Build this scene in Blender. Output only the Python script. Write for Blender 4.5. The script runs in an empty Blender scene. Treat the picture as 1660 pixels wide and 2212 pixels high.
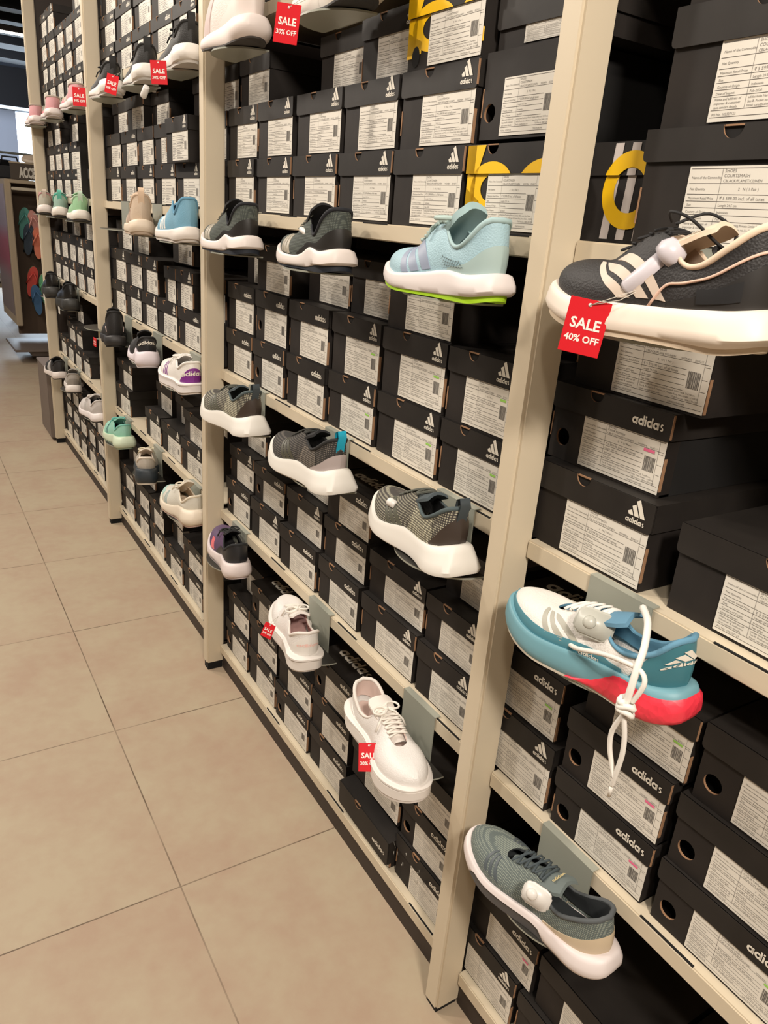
import bpy, bmesh, math, random
from mathutils import Vector, Matrix
random.seed(7)
PI = math.pi
SC = bpy.context.scene
COL = SC.collection

# ------------------------------------------------------------------ materials
MATS = {}
def lin(c):
    return tuple((x/12.92 if x <= .04045 else ((x+.055)/1.055)**2.4) for x in [v/255. for v in c])
def mat(name, rgb, rough=.6, metal=0., spec=.5, bump=None, bscale=200., bstr=.2, vary=None, vscale=8., vrgb=None, coat=0., emit=None, estr=0.):
    if name in MATS: return MATS[name]
    m = bpy.data.materials.new(name); m.use_nodes = True
    nt = m.node_tree; b = nt.nodes['Principled BSDF']
    c = lin(rgb)+(1,)
    b.inputs['Base Color'].default_value = c
    b.inputs['Roughness'].default_value = rough
    b.inputs['Metallic'].default_value = metal
    b.inputs['Specular IOR Level'].default_value = spec
    if coat: b.inputs['Coat Weight'].default_value = coat
    if emit:
        b.inputs['Emission Color'].default_value = lin(emit)+(1,); b.inputs['Emission Strength'].default_value = estr
    tc = nt.nodes.new('ShaderNodeTexCoord')
    if vary or vrgb:
        n = nt.nodes.new('ShaderNodeTexNoise'); n.inputs['Scale'].default_value = vscale; n.inputs['Detail'].default_value = 5
        nt.links.new(tc.outputs['Object'], n.inputs['Vector'])
        r = nt.nodes.new('ShaderNodeValToRGB')
        r.color_ramp.elements[0].position = .35; r.color_ramp.elements[1].position = .7
        v = lin(vrgb)+(1,) if vrgb else tuple(min(1, x*(1+vary)) for x in c[:3])+(1,)
        r.color_ramp.elements[0].color = c; r.color_ramp.elements[1].color = v
        nt.links.new(n.outputs['Fac'], r.inputs['Fac']); nt.links.new(r.outputs['Color'], b.inputs['Base Color'])
    if bump:
        if bump == 'noise':
            t = nt.nodes.new('ShaderNodeTexNoise'); t.inputs['Scale'].default_value = bscale; out = t.outputs['Fac']
        elif bump == 'wave':
            t = nt.nodes.new('ShaderNodeTexWave'); t.inputs['Scale'].default_value = bscale; t.inputs['Distortion'].default_value = 1.; t.bands_direction = 'Z'; out = t.outputs['Fac']
        else:
            t = nt.nodes.new('ShaderNodeTexVoronoi'); t.inputs['Scale'].default_value = bscale; out = t.outputs['Distance']
        nt.links.new(tc.outputs['Object'], t.inputs['Vector'])
        bp = nt.nodes.new('ShaderNodeBump'); bp.inputs['Strength'].default_value = bstr; bp.inputs['Distance'].default_value = .002
        nt.links.new(out, bp.inputs['Height']); nt.links.new(bp.outputs['Normal'], b.inputs['Normal'])
    MATS[name] = m
    return m

def knit_mat(name, dark, light, sx=900., sz=700., thr=.5, rough=.8):
    """woven upper: light threads running over dark ones"""
    if name in MATS: return MATS[name]
    m = mat(name, dark, rough)
    nt = m.node_tree; b = nt.nodes['Principled BSDF']
    tc = nt.nodes.new('ShaderNodeTexCoord')
    w1 = nt.nodes.new('ShaderNodeTexWave'); w1.bands_direction = 'X'; w1.inputs['Scale'].default_value = sx; w1.inputs['Distortion'].default_value = .6
    w2 = nt.nodes.new('ShaderNodeTexWave'); w2.bands_direction = 'Z'; w2.inputs['Scale'].default_value = sz; w2.inputs['Distortion'].default_value = 1.2
    n = nt.nodes.new('ShaderNodeTexNoise'); n.inputs['Scale'].default_value = 120
    for w in (w1, w2, n): nt.links.new(tc.outputs['Object'], w.inputs['Vector'])
    mu = nt.nodes.new('ShaderNodeMath'); mu.operation = 'MULTIPLY'
    nt.links.new(w1.outputs['Fac'], mu.inputs[0]); nt.links.new(w2.outputs['Fac'], mu.inputs[1])
    ad = nt.nodes.new('ShaderNodeMath'); ad.operation = 'MULTIPLY_ADD'; ad.inputs[1].default_value = .5
    nt.links.new(n.outputs['Fac'], ad.inputs[0]); nt.links.new(mu.outputs[0], ad.inputs[2])
    r = nt.nodes.new('ShaderNodeValToRGB'); r.color_ramp.elements[0].position = thr-.12; r.color_ramp.elements[1].position = thr+.25
    r.color_ramp.elements[0].color = lin(dark)+(1,); r.color_ramp.elements[1].color = lin(light)+(1,)
    nt.links.new(ad.outputs[0], r.inputs['Fac']); nt.links.new(r.outputs['Color'], b.inputs['Base Color'])
    bp = nt.nodes.new('ShaderNodeBump'); bp.inputs['Strength'].default_value = .4; bp.inputs['Distance'].default_value = .0015
    nt.links.new(ad.outputs[0], bp.inputs['Height']); nt.links.new(bp.outputs['Normal'], b.inputs['Normal'])
    return m

# ------------------------------------------------------------------ mesh builder
class MB:
    def __init__(s): s.v = []; s.f = []; s.m = []; s.sm = []
    def face(s, pts, mi=0, smooth=False):
        i = len(s.v); s.v += [tuple(p) for p in pts]; s.f.append(tuple(range(i, i+len(pts)))); s.m.append(mi); s.sm.append(smooth)
    def add(s, verts, faces, mi=0, smooth=False):
        i = len(s.v); s.v += [tuple(p) for p in verts]
        for f in faces: s.f.append(tuple(i+k for k in f)); s.m.append(mi); s.sm.append(smooth)
    def box(s, x0, x1, y0, y1, z0, z1, mi=0):
        v = [(x0,y0,z0),(x1,y0,z0),(x1,y1,z0),(x0,y1,z0),(x0,y0,z1),(x1,y0,z1),(x1,y1,z1),(x0,y1,z1)]
        s.add(v, [(0,3,2,1),(4,5,6,7),(0,1,5,4),(1,2,6,5),(2,3,7,6),(3,0,4,7)], mi)
    def bbox(s, x0, x1, y0, y1, z0, z1, r, mi=0):
        """box with chamfered edges"""
        bm = bmesh.new(); bmesh.ops.create_cube(bm, size=1)
        for v in bm.verts: v.co = Vector(((x0+x1)/2+v.co.x*(x1-x0), (y0+y1)/2+v.co.y*(y1-y0), (z0+z1)/2+v.co.z*(z1-z0)))
        bmesh.ops.bevel(bm, geom=bm.edges[:], offset=r, segments=2, affect='EDGES')
        s.frombm(bm, mi)
    def frombm(s, bm, mi=0, smooth=False):
        bm.verts.ensure_lookup_table(); bm.verts.index_update()
        s.add([v.co for v in bm.verts], [[v.index for v in f.verts] for f in bm.faces], mi, smooth); bm.free()
    def prism(s, poly, x0, x1, mi=0, mside=None):
        """poly in (y,z), extruded x0..x1 ; front face at x0"""
        n = len(poly); a = [(x0,y,z) for y,z in poly]; b = [(x1,y,z) for y,z in poly]
        s.face(a[::-1], mi); s.face(b, mi)
        for i in range(n):
            j = (i+1)%n
            s.face([a[i],a[j],b[j],b[i]], (mside(i) if mside else mi))
    def tube(s, pts, r, seg=8, mi=0, caps=True, flat=1.):
        P = [Vector(p) for p in pts]; n = len(P); rings = []
        up = Vector((0,0,1)); last = None
        for i, p in enumerate(P):
            d = (P[min(i+1,n-1)]-P[max(i-1,0)])
            if d.length < 1e-9: d = Vector((1,0,0))
            d.normalize()
            if last is None:
                a = up.cross(d)
                if a.length < .1: a = Vector((1,0,0)).cross(d)
            else: a = last - d*last.dot(d)
            a.normalize(); last = a; b = d.cross(a)
            rr = r[i] if isinstance(r, (list, tuple)) else r
            rings.append([p + a*math.cos(t)*rr + b*math.sin(t)*rr*flat for t in [2*PI*k/seg for k in range(seg)]])
        v = [q for R in rings for q in R]; f = []
        for i in range(n-1):
            for k in range(seg):
                k2 = (k+1)%seg; f.append((i*seg+k, i*seg+k2, (i+1)*seg+k2, (i+1)*seg+k))
        if caps: f.append(tuple(range(seg))[::-1]); f.append(tuple((n-1)*seg+k for k in range(seg)))
        s.add(v, f, mi, True)
    def lathe(s, prof, M=None, seg=20, mi=0):
        """prof (r,z) about z, optional matrix"""
        v = []; f = []
        for r, z in prof:
            for k in range(seg):
                a = 2*PI*k/seg; p = Vector((r*math.cos(a), r*math.sin(a), z)); v.append(M@p if M else p)
        for i in range(len(prof)-1):
            for k in range(seg):
                k2 = (k+1)%seg; f.append((i*seg+k, i*seg+k2, (i+1)*seg+k2, (i+1)*seg+k))
        f.append(tuple(range(seg))[::-1]); f.append(tuple((len(prof)-1)*seg+k for k in range(seg)))
        s.add(v, f, mi, True)
    def grid(s, G, mi=0, smooth=True, closed=False, flip=False):
        R = len(G); C = len(G[0]); v = [p for row in G for p in row]; f = []
        for i in range(R-1):
            for j in range(C if closed else C-1):
                j2 = (j+1)%C; q = (i*C+j, i*C+j2, (i+1)*C+j2, (i+1)*C+j)
                f.append(q[::-1] if flip else q)
        s.add(v, f, mi, smooth)
    def mesh(s, name, mats):
        me = bpy.data.meshes.new(name); me.from_pydata(s.v, [], s.f)
        for m in mats: me.materials.append(m)
        me.polygons.foreach_set('material_index', s.m); me.polygons.foreach_set('use_smooth', s.sm)
        me.update(); return me
    def build(s, name, mats, parent=None, weld=False):
        me = s.mesh(name, mats if isinstance(mats, (list, tuple)) else [mats])
        if weld:
            bm = bmesh.new(); bm.from_mesh(me); bmesh.ops.remove_doubles(bm, verts=bm.verts, dist=1e-5)
            bmesh.ops.recalc_face_normals(bm, faces=bm.faces)
            for e in bm.edges:
                if len(e.link_faces) == 2 and e.calc_face_angle(0) > .75: e.smooth = False
            bm.to_mesh(me); bm.free()
        return link(name, me, parent)

def link(name, me, parent=None, loc=None, rot=None, scale=None):
    o = bpy.data.objects.new(name, me); COL.objects.link(o)
    if parent: o.parent = parent
    if loc: o.location = loc
    if rot: o.rotation_euler = rot
    if scale: o.scale = scale
    return o
def thing(name, label, cat, loc=(0,0,0), rot=(0,0,0), group=None):
    o = bpy.data.objects.new(name, None); COL.objects.link(o); o.empty_display_size = .05
    o.location = loc; o.rotation_euler = rot; o['label'] = label; o['category'] = cat
    if group: o['group'] = group
    return o
def tag(o, label, cat, group=None):
    o['label'] = label; o['category'] = cat
    if group: o['group'] = group
    return o
def struct(o): o['kind'] = 'structure'; return o
def dup(root, loc, rot, label, group=None):
    r = root.copy(); COL.objects.link(r); r.location = loc; r.rotation_euler = rot; r['label'] = label
    if group: r['group'] = group
    for ch in list(root.children):
        c = ch.copy(); COL.objects.link(c); c.parent = r
        for g in list(ch.children):
            d = g.copy(); COL.objects.link(d); d.parent = c
    return r
def interp(tab, x):
    if x <= tab[0][0]: return tab[0][1]
    for i in range(len(tab)-1):
        x0, y0 = tab[i]; x1, y1 = tab[i+1]
        if x <= x1:
            # catmull style smooth
            m0 = (tab[i+1][1]-tab[i-1][1])/(tab[i+1][0]-tab[i-1][0]) if i > 0 else (y1-y0)/(x1-x0)
            m1 = (tab[i+2][1]-tab[i][1])/(tab[i+2][0]-tab[i][0]) if i+2 < len(tab) else (y1-y0)/(x1-x0)
            h = x1-x0; t = (x-x0)/h
            return (2*t**3-3*t*t+1)*y0+(t**3-2*t*t+t)*h*m0+(-2*t**3+3*t*t)*y1+(t**3-t*t)*h*m1
    return tab[-1][1]
def sstep(a, b, x):
    t = max(0., min(1., (x-a)/(b-a))); return t*t*(3-2*t)

# ------------------------------------------------------------------ writing
def text_polys(txt, size, bold=.0):
    """flat mesh of a text: verts (x,y), faces ; left aligned, base line y=0"""
    c = bpy.data.curves.new('t', 'FONT'); c.body = txt; c.size = size; c.resolution_u = 2; c.offset = bold
    o = bpy.data.objects.new('t', c); COL.objects.link(o)
    dg = bpy.context.evaluated_depsgraph_get(); me = bpy.data.meshes.new_from_object(o.evaluated_get(dg))
    v = [(p.co.x, p.co.y) for p in me.vertices]; f = [tuple(q.vertices) for q in me.polygons]
    bpy.data.objects.remove(o); bpy.data.curves.remove(c); bpy.data.meshes.remove(me)
    return v, f
def ring(cx, cy, ro, ri, a0=0, a1=360, n=20):
    out = []
    for k in range(n):
        a = math.radians(a0+(a1-a0)*k/n); b = math.radians(a0+(a1-a0)*(k+1)/n)
        out.append([(cx+ri*math.cos(a), cy+ri*math.sin(a)), (cx+ro*math.cos(a), cy+ro*math.sin(a)), (cx+ro*math.cos(b), cy+ro*math.sin(b)), (cx+ri*math.cos(b), cy+ri*math.sin(b))])
    return out
def rect(x0, x1, y0, y1): return [[(x0,y0),(x1,y0),(x1,y1),(x0,y1)]]
def wordmark():
    """the lower-case word on lids and heels; x-height 1, returns polys, width"""
    P = []; x = 0
    for ch in 'adidas':
        if ch in 'ad':
            P += ring(x+.5, .5, .53, .22); P += rect(x+.78, x+1.05, -.02, 1.02 if ch == 'a' else 1.5); x += 1.17
        elif ch == 'i':
            P += rect(x, x+.27, -.02, 1.02); P += rect(x, x+.27, 1.2, 1.5); x += .39
        else:
            P += ring(x+.42, .74, .29, .05, 40, 270, 10); P += ring(x+.42, .27, .29, .05, -140, 90, 10); x += .85
    return P, x
WM, WMW = wordmark()
def mountain():
    """three slanted bars growing to the right over the small word"""
    P = []
    for i, h in enumerate((.55, 1.15, 1.75)):
        b = .28+.70*i; w = .56
        P.append([(b, .75), (b+w, .75), (b+w-.5*h, .75+h), (b-.5*(h-.26), .75+h-.26)])
    s = 2.3/WMW
    P += [[(x*s, y*s) for x, y in q] for q in WM]
    return P, 2.3
MT, MTW = mountain()
def trefoil_polys(polys, w0, W): s = W/w0; return [[(x*s, y*s) for x, y in q] for q in polys]
def clip(poly, axis, val, keep_less):
    out = []
    n = len(poly)
    for i in range(n):
        a = poly[i]; b = poly[(i+1)%n]
        ia = (a[axis] <= val) == keep_less; ib = (b[axis] <= val) == keep_less
        if ia: out.append(a)
        if ia != ib:
            t = (val-a[axis])/(b[axis]-a[axis]); out.append((a[0]+(b[0]-a[0])*t, a[1]+(b[1]-a[1])*t))
    return out
def front_polys(mb, polys, x, y0, z0, s=1., mi=0, rot=0.):
    """polys drawn on a face that looks to -X : reading direction is -Y"""
    c, sn = math.cos(rot), math.sin(rot)
    for q in polys:
        mb.face([(x, y0-(u*c-v*sn)*s, z0+(u*sn+v*c)*s) for u, v in q], mi)
# ------------------------------------------------------------------ camera
cam_d = bpy.data.cameras.new('camera'); cam = bpy.data.objects.new('camera', cam_d); COL.objects.link(cam)
yaw, pitch, roll = .57871, -.36432, .08417
fw = Vector((math.sin(yaw)*math.cos(pitch), math.cos(yaw)*math.cos(pitch), math.sin(pitch)))
r0 = fw.cross(Vector((0,0,1))).normalized(); u0 = r0.cross(fw)
rv = r0*math.cos(roll)+u0*math.sin(roll); uv = -r0*math.sin(roll)+u0*math.cos(roll)
M = Matrix.Identity(4)
for i in range(3): M[i][0] = rv[i]; M[i][1] = uv[i]; M[i][2] = -fw[i]
M[0][3], M[1][3], M[2][3] = -.695, 0, 1.3927
cam.matrix_world = M
cam_d.sensor_fit = 'HORIZONTAL'; cam_d.sensor_width = 36; cam_d.lens = 36*1625.19/1660; cam_d.clip_start = .02
SC.camera = cam
SC.view_settings.view_transform = 'Standard'; SC.view_settings.look = 'None'; SC.view_settings.gamma = 1; SC.view_settings.use_curve_mapping = False
SC.view_settings.exposure = 0.

# ------------------------------------------------------------------ shared materials
POST = mat('beige_powder_coat', (207,194,170), .42, bump='noise', bscale=900, bstr=.03)
DARKM = mat('dark_brown_metal', (52,42,36), .6)
SLOT = mat('slot_black', (10,9,9), .9)
CARD = mat('black_cardboard', (32,28,26), .65, spec=.3, bump='noise', bscale=60, bstr=.08, vscale=14, vrgb=(40,35,32))
LID = mat('black_lid_board', (32,29,27), .55, spec=.3, bump='noise', bscale=40, bstr=.1, vscale=9, vrgb=(44,40,37))
INS = mat('box_inside_shade', (12,10,9), .9)  # near-black colour holds the shade inside the boxes
TAN = mat('raw_board_edge', (150,114,84), .8)
PAPER = mat('sticker_paper', (222,217,206), .45)
INK = mat('sticker_ink', (92,88,84), .7)
INKL = mat('sticker_ink_faint', (135,131,126), .7)
MARKG = mat('green_marker', (150,205,90), .6); MARKP = mat('pink_marker', (235,110,150), .6)
LOGO = mat('printed_white', (224,218,205), .5)
YEL = mat('yellow_print', (240,190,12), .4)
STR = mat('white_print_stripe', (205,195,190), .5)
BRK = mat('bracket_grey_metal', (158,160,148), .4, metal=.15, bump='noise', bscale=500, bstr=.03)
BRKD = mat('platform_dark', (58,56,52), .4, metal=.2)

# ------------------------------------------------------------------ floor
fm = bpy.data.materials.new('floor_tile'); fm.use_nodes = True; nt = fm.node_tree; b = nt.nodes['Principled BSDF']
N = nt.nodes.new; Lk = nt.links.new
geo = N('ShaderNodeNewGeometry'); sep = N('ShaderNodeSeparateXYZ'); Lk(geo.outputs['Position'], sep.inputs[0])
def joint(sock, off, T):
    a = N('ShaderNodeMath'); a.operation = 'SUBTRACT'; a.inputs[1].default_value = off; Lk(sock, a.inputs[0])
    d = N('ShaderNodeMath'); d.operation = 'DIVIDE'; d.inputs[1].default_value = T; Lk(a.outputs[0], d.inputs[0])
    r = N('ShaderNodeMath'); r.operation = 'ROUND'; Lk(d.outputs[0], r.inputs[0])
    e = N('ShaderNodeMath'); e.operation = 'SUBTRACT'; Lk(d.outputs[0], e.inputs[0]); Lk(r.outputs[0], e.inputs[1])
    f = N('ShaderNodeMath'); f.operation = 'ABSOLUTE'; Lk(e.outputs[0], f.inputs[0])
    fl = N('ShaderNodeMath'); fl.operation = 'FLOOR'; Lk(d.outputs[0], fl.inputs[0])
    l = N('ShaderNodeMath'); l.operation = 'LESS_THAN'; l.inputs[1].default_value = .0016/T; Lk(f.outputs[0], l.inputs[0])
    return l.outputs[0], fl.outputs[0]
TX, TY, TT = -.3314, 1.2451, .6
jx, ix = joint(sep.outputs['X'], TX, TT); jy, iy = joint(sep.outputs['Y'], TY, TT)
mx = N('ShaderNodeMath'); mx.operation = 'MAXIMUM'; Lk(jx, mx.inputs[0]); Lk(jy, mx.inputs[1])
n1 = N('ShaderNodeTexNoise'); n1.inputs['Scale'].default_value = 3.5; n1.inputs['Detail'].default_value = 8; n1.inputs['Roughness'].default_value = .6
n2 = N('ShaderNodeTexNoise'); n2.inputs['Scale'].default_value = 26; n2.inputs['Detail'].default_value = 6
cmb = N('ShaderNodeCombineXYZ'); Lk(ix, cmb.inputs[0]); Lk(iy, cmb.inputs[1])
sc = N('ShaderNodeVectorMath'); sc.operation = 'SCALE'; sc.inputs['Scale'].default_value = 7.3; Lk(cmb.outputs[0], sc.inputs[0])
va = N('ShaderNodeVectorMath'); Lk(sc.outputs[0], va.inputs[0]); Lk(geo.outputs['Position'], va.inputs[1])
Lk(va.outputs[0], n1.inputs['Vector']); Lk(va.outputs[0], n2.inputs['Vector'])
am = N('ShaderNodeMath'); am.operation = 'MULTIPLY_ADD'; am.inputs[1].default_value = .35; Lk(n2.outputs['Fac'], am.inputs[0]); Lk(n1.outputs['Fac'], am.inputs[2])
rp = N('ShaderNodeValToRGB'); rp.color_ramp.elements[0].position = .50; rp.color_ramp.elements[1].position = .82
rp.color_ramp.elements[0].color = lin((171,148,127))+(1,); rp.color_ramp.elements[1].color = lin((178,163,139))+(1,)
Lk(am.outputs[0], rp.inputs['Fac'])
jn = N('ShaderNodeTexNoise'); jn.inputs['Scale'].default_value = 5; Lk(geo.outputs['Position'], jn.inputs['Vector'])
jm = N('ShaderNodeMapRange'); jm.inputs['From Min'].default_value = .35; jm.inputs['From Max'].default_value = .65; jm.inputs['To Min'].default_value = .35; Lk(jn.outputs['Fac'], jm.inputs['Value'])
jf = N('ShaderNodeMath'); jf.operation = 'MULTIPLY'; Lk(mx.outputs[0], jf.inputs[0]); Lk(jm.outputs[0], jf.inputs[1])
mixc = N('ShaderNodeMixRGB'); Lk(jf.outputs[0], mixc.inputs['Fac']); Lk(rp.outputs['Color'], mixc.inputs['Color1']); mixc.inputs['Color2'].default_value = lin((96,80,64))+(1,)
Lk(mixc.outputs['Color'], b.inputs['Base Color']); b.inputs['Roughness'].default_value = .58; b.inputs['Specular IOR Level'].default_value = .28
bp = N('ShaderNodeBump'); bp.inputs['Strength'].default_value = .04; Lk(am.outputs[0], bp.inputs['Height']); Lk(bp.outputs['Normal'], b.inputs['Normal'])
mb = MB(); mb.box(-4.5, 5, -1.6, 18, -.1, 0); struct(mb.build('floor', fm))

# ------------------------------------------------------------------ shell
WALL = mat('far_wall_paint', (176,184,200), .8); DKC = mat('ceiling_black', (20,20,24), .8)
mb = MB(); mb.box(.475, .52, -.3, 6.9, 0, 3.6); struct(mb.build('wall_right', mat('back_board', (96,78,66), .7)))
mb = MB(); mb.box(-4.6, -4.5, -1.6, 18, 0, 3.6); struct(mb.build('wall_left', mat('left_wall', (150,138,124), .8)))
mb = MB(); mb.box(-4.5, 5, -1.7, -1.6, 0, 3.6); struct(mb.build('wall_near', mat('near_wall', (130,118,104), .8)))
mb = MB()   # far wall with an opening for the window
wy = 16.
for (x0, x1, z0, z1) in ((-4.5, 1.40, 0, 3.6), (1.95, 5, 0, 3.6), (1.40, 1.95, 0, 1.2), (1.40, 1.95, 2.72, 3.6)): mb.box(x0, x1, wy, wy+.2, z0, z1)
struct(mb.build('wall_far', WALL))
mb = MB(); mb.box(1.40, 1.95, wy+.1, wy+.12, 1.2, 2.72); mb.box(1.66,1.69, wy+.06, wy+.1, 1.2, 2.72, 1)
struct(mb.build('window_1', [mat('daylight_pane', (235,245,255), .5, emit=(225,242,255), estr=6.), mat('window_bar', (210,225,240), .5)]))
mb = MB(); mb.box(-4.5, 5, -1.6, 18, 3.6, 3.7); struct(mb.build('ceiling', mat('ceiling_daylight_blue', (92,116,142), .8)))  # blue cast of the daylight put into the ceiling colour
for i, y in enumerate((9.6, 10.5, 11.25, 12.0, 12.9, 14.2)):
    mb = MB(); mb.bbox(-4.5, 5, y, y+(.26 if i < 4 else .5), 3.28, 3.6, .01)
    tag(mb.build('ceiling_beam', DKC), ['black ceiling beam nearest the shelving, above the bright strip lamp','second black ceiling beam, behind the long strip lamp','third black ceiling beam, above the short strip lamp','fourth black ceiling beam, behind the short strip lamp','fifth black ceiling beam, wide one before the far wall','farthest and lowest black ceiling beam near the window wall'][i], 'beam', 'ceiling beams')
mb = MB(); mb.box(-4.5, 5, 15.2, 15.95, 2.72, 3.3)
tag(mb.build('duct', DKC), 'long black duct running across in front of the far wall', 'duct')
LAMP = mat('lamp_glow', (255,250,240), .5, emit=(255,246,232), estr=9.)
HOUS = mat('lamp_housing', (60,48,42), .5)
def strip(x0, x1, y, z, label):
    t = thing('strip_lamp', label, 'lamp', ((x0+x1)/2, y, z), group='ceiling strip lamps')
    h = (x1-x0)/2
    m = MB(); m.bbox(-h, h, -.03, .03, .02, .08, .006); m.build('housing', HOUS, t)
    m = MB(); m.bbox(-h+.01, h-.01, -.025, .025, 0, .022, .006); m.build('diffuser', LAMP, t)
strip(-2.2, 1.55, 11.2, 3.14, 'long glowing strip lamp under the ceiling at the top left')
strip(-2.4, .78, 12.6, 3.02, 'shorter glowing strip lamp below and behind the long one')
strip(-3.4, -.9, 6.9, 3.2, 'strip lamp over the aisle, out past the left frame edge')

# ------------------------------------------------------------------ shelving
YP = dict(A=.7402, B=2.0287, C=3.3623, D=4.7459)
PW, PD = .0389, .0437
RAILS = dict(r0=1.814, r1=1.3935, r2=.9787, r3=.5572, r4=.0872)
RNAME = dict(r0='topmost visible', r1='chest-high', r2='thigh-high', r3='knee-high', r4='floor-level')
def post(y, label, zb, full=False):
    t = thing('shelf_post', label, 'post', (0, y, 0), group='upright posts of the shoe shelving')
    m = MB(); m.bbox(0, PD+.012, 0, PW, zb, 3.3, .0045); m.build('tube', POST, t)
    m = MB(); m.box(.004, PD+.008, .004, PW-.004, 0, zb+.002); m.build('foot', SLOT, t)  # black block painting the shaded gap under the post
    m = MB(); m.bbox(.42, .46, .004, PW-.004, 0, 3.3, .003); m.build('rear_upright', DARKM, t)
    if full:
        m = MB(); m.box(PD+.012, .42, .012, .026, .06, 3.2); m.build('side_panel', DARKM, t)
    for r in RAILS.values():
        m = MB(); m.box(PD+.012, .42, .010, .013, r-.055, r-.006); m.box(PD+.012, .42, .010, .022, r-.0085, r-.006); m.build('shelf_arm', DARKM, t)
post(YP['A'], 'nearest beige upright post, right of centre, its foot at the bottom edge', .010)
post(YP['B'], 'second beige upright post from the right, left of the dark grey shoes', .024)
post(YP['C'], 'third beige upright post from the right, beside the mint shoe', .020)
post(YP['D'], 'farthest beige upright post at the left end of the shoe wall', .024, True)
BAYS = {'0': (-.45, YP['A'], 'bay right of nearest post'), 'AB': (YP['A'], YP['B'], 'bay left of nearest post'), 'BC': (YP['B'], YP['C'], 'third bay from the right'), 'CD': (YP['C'], YP['D'], 'farthest bay')}
for bk, (ya, yb, bn) in BAYS.items():
    for rk, z in RAILS.items():
        y0 = ya+PW+.001 if bk != '0' else ya; y1 = yb-.001
        t = thing('metal_shelf', f'beige metal shelf with front lip, {RNAME[rk]} level, {bn}', 'shelf', (0, y0, z), group='beige metal shelves')
        L = y1-y0
        m = MB(); m.box(PD+.004, .46, 0, L, -.004, -.001); m.build('deck', POST, t)
        m = MB(); m.bbox(PD, PD+.012, 0, L, -.0288, -.0005, .002)
        k = .05
        while k < L-.13:
            m.box(PD+.0015, PD+.0045, k, k+.085, -.002, -.0002, 1); k += .37
        m.build('front_lip', [POST, SLOT], t)
    m = MB(); m.box(.052, .062, ya+(PW if bk != '0' else 0), yb, 0, RAILS['r4']-.0295)
    tag(m.build('kick_board', DARKM), f'dark brown kick board along the floor, {bn}', 'board', 'kick boards under the shelving')
# ------------------------------------------------------------------ shoeboxes
LABELS = {}
def label_mesh(kind):
    """sticker 1.28 x 0.75 (x100 mm), origin lower left as read, in the plane x=0 looking to -X"""
    if kind in LABELS: return LABELS[kind]
    m = MB(); W, H = .128, .074
    e = -.0004
    def P(x0, x1, y0, y1, mi, d=e): m.face([(d, -x0, y0), (d, -x1, y0), (d, -x1, y1), (d, -x0, y1)], mi)
    # paper with thickness
    m.box(-.0002, .0004, -W, 0, 0, H, 0)
    rows = [.0715, .058, .048, .0415, .0355, .029, .023, .0105, .004]
    for i, z in enumerate(rows): P(.002, .126 if i in (0,1,7,8) or z < .02 else .098, z, z+.0005, 1)
    P(.0375, .0379, .0105, .0715, 2); P(.119, .1193, .0105, .0715, 1)
    for z in (.055, .04, .026): P(.119, .126, z, z+.0005, 1)
    x = .101
    rnd = random.Random(3)
    while x < .116:
        w = rnd.choice((.0004, .0007, .0011)); P(x, x+w, .027, .0475, 1 if kind != 'far' else 2); x += w+rnd.choice((.0004, .0007))
    if kind in ('near', 'pink', 'green'):
        def T(s, x, z, size, mi=2):
            v, f = text_polys(s, size); m.add([(e, -x-a, z+b) for a, b in v], f, mi)
        for s, x, z in (('Name of the Commodity', .004, .0625), ('Net Quantity', .004, .052), ('Maximum Retail Price', .004, .0435), ('Size', .004, .0372), ('Country of Origin', .004, .0308), ('Date of Import', .004, .0247),
                        ('Name and address of', .004, .0195), ('importer & customer', .004, .0158), ('care contact details', .004, .0121), ('PO No. 102327123', .004, .0056)):
            T(s, x, z, .0033, 2)
        for s, x, z, sz in (('SHOES', .040, .0682, .0042), ('COURTSMASH', .040, .0638, .0042), ('CBLACK/PLAMET/CLINEN', .040, .0594, .0036), ('WOMEN', .088, .0594, .0034), ('EG4217', .106, .0594, .0034), ('2   N ( 1 Pair )', .058, .0520, .0036),
                            ('₹ 5 599.00 incl. of all taxes', .040, .0433, .0044), ('Length 24.5 cm', .040, .0372, .0033), ('Indonesia', .040, .0308, .0033), ('Feb-2020', .040, .0247, .0033),
                            ('adidas India Marketing Private Limited, Office no.6, 2nd Floor,', .040, .0195, .003), ('Sec-B, Pocket no.7, Plot no.11, Vasant Kunj, New Delhi - 110070', .040, .0158, .003), ('Email: care@adidas.com', .040, .0121, .003), ('Toll Free no: 1800-120-3300', .086, .0121, .003), ('CIN52391HR1995', .082, .0056, .003)):
            T(s, x, z, sz, 2)
        if kind == 'pink': P(.098, .114, .0535, .0575, 3, -.0007)
        if kind == 'green': P(.1, .115, .0535, .057, 4, -.0007)
    else:
        rnd = random.Random(5)
        for i, z in enumerate((.062, .052, .0435, .0372, .0308, .0247, .0195, .0158, .0121, .0056)):
            P(.004, .004+rnd.uniform(.014, .03), z, z+.0017, 2)
            P(.040, .040+rnd.uniform(.02, .055), z, z+.0017, 2)
    me = m.mesh('sticker_'+kind, [PAPER, INK, INKL, MARKP, MARKG]); LABELS[kind] = me
    return me
LOGOM = {}
def logo_mesh(kind):
    if kind in LOGOM: return LOGOM[kind]
    m = MB()
    if kind == 'M': s = .030/MTW; front_polys(m, MT, 0, .015, 0, s)
    elif kind == 'W': s = .050/WMW; front_polys(m, WM, 0, .025, 0, s)
    else:            # large word on lid top, lies in z=0, read from the aisle
        s = .13/WMW
        for q in WM: m.face([(v*s, .065-u*s, 0) for u, v in q], 0)
    me = m.mesh('print_'+kind, [LOGO]); LOGOM[kind] = me
    return me
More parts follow.
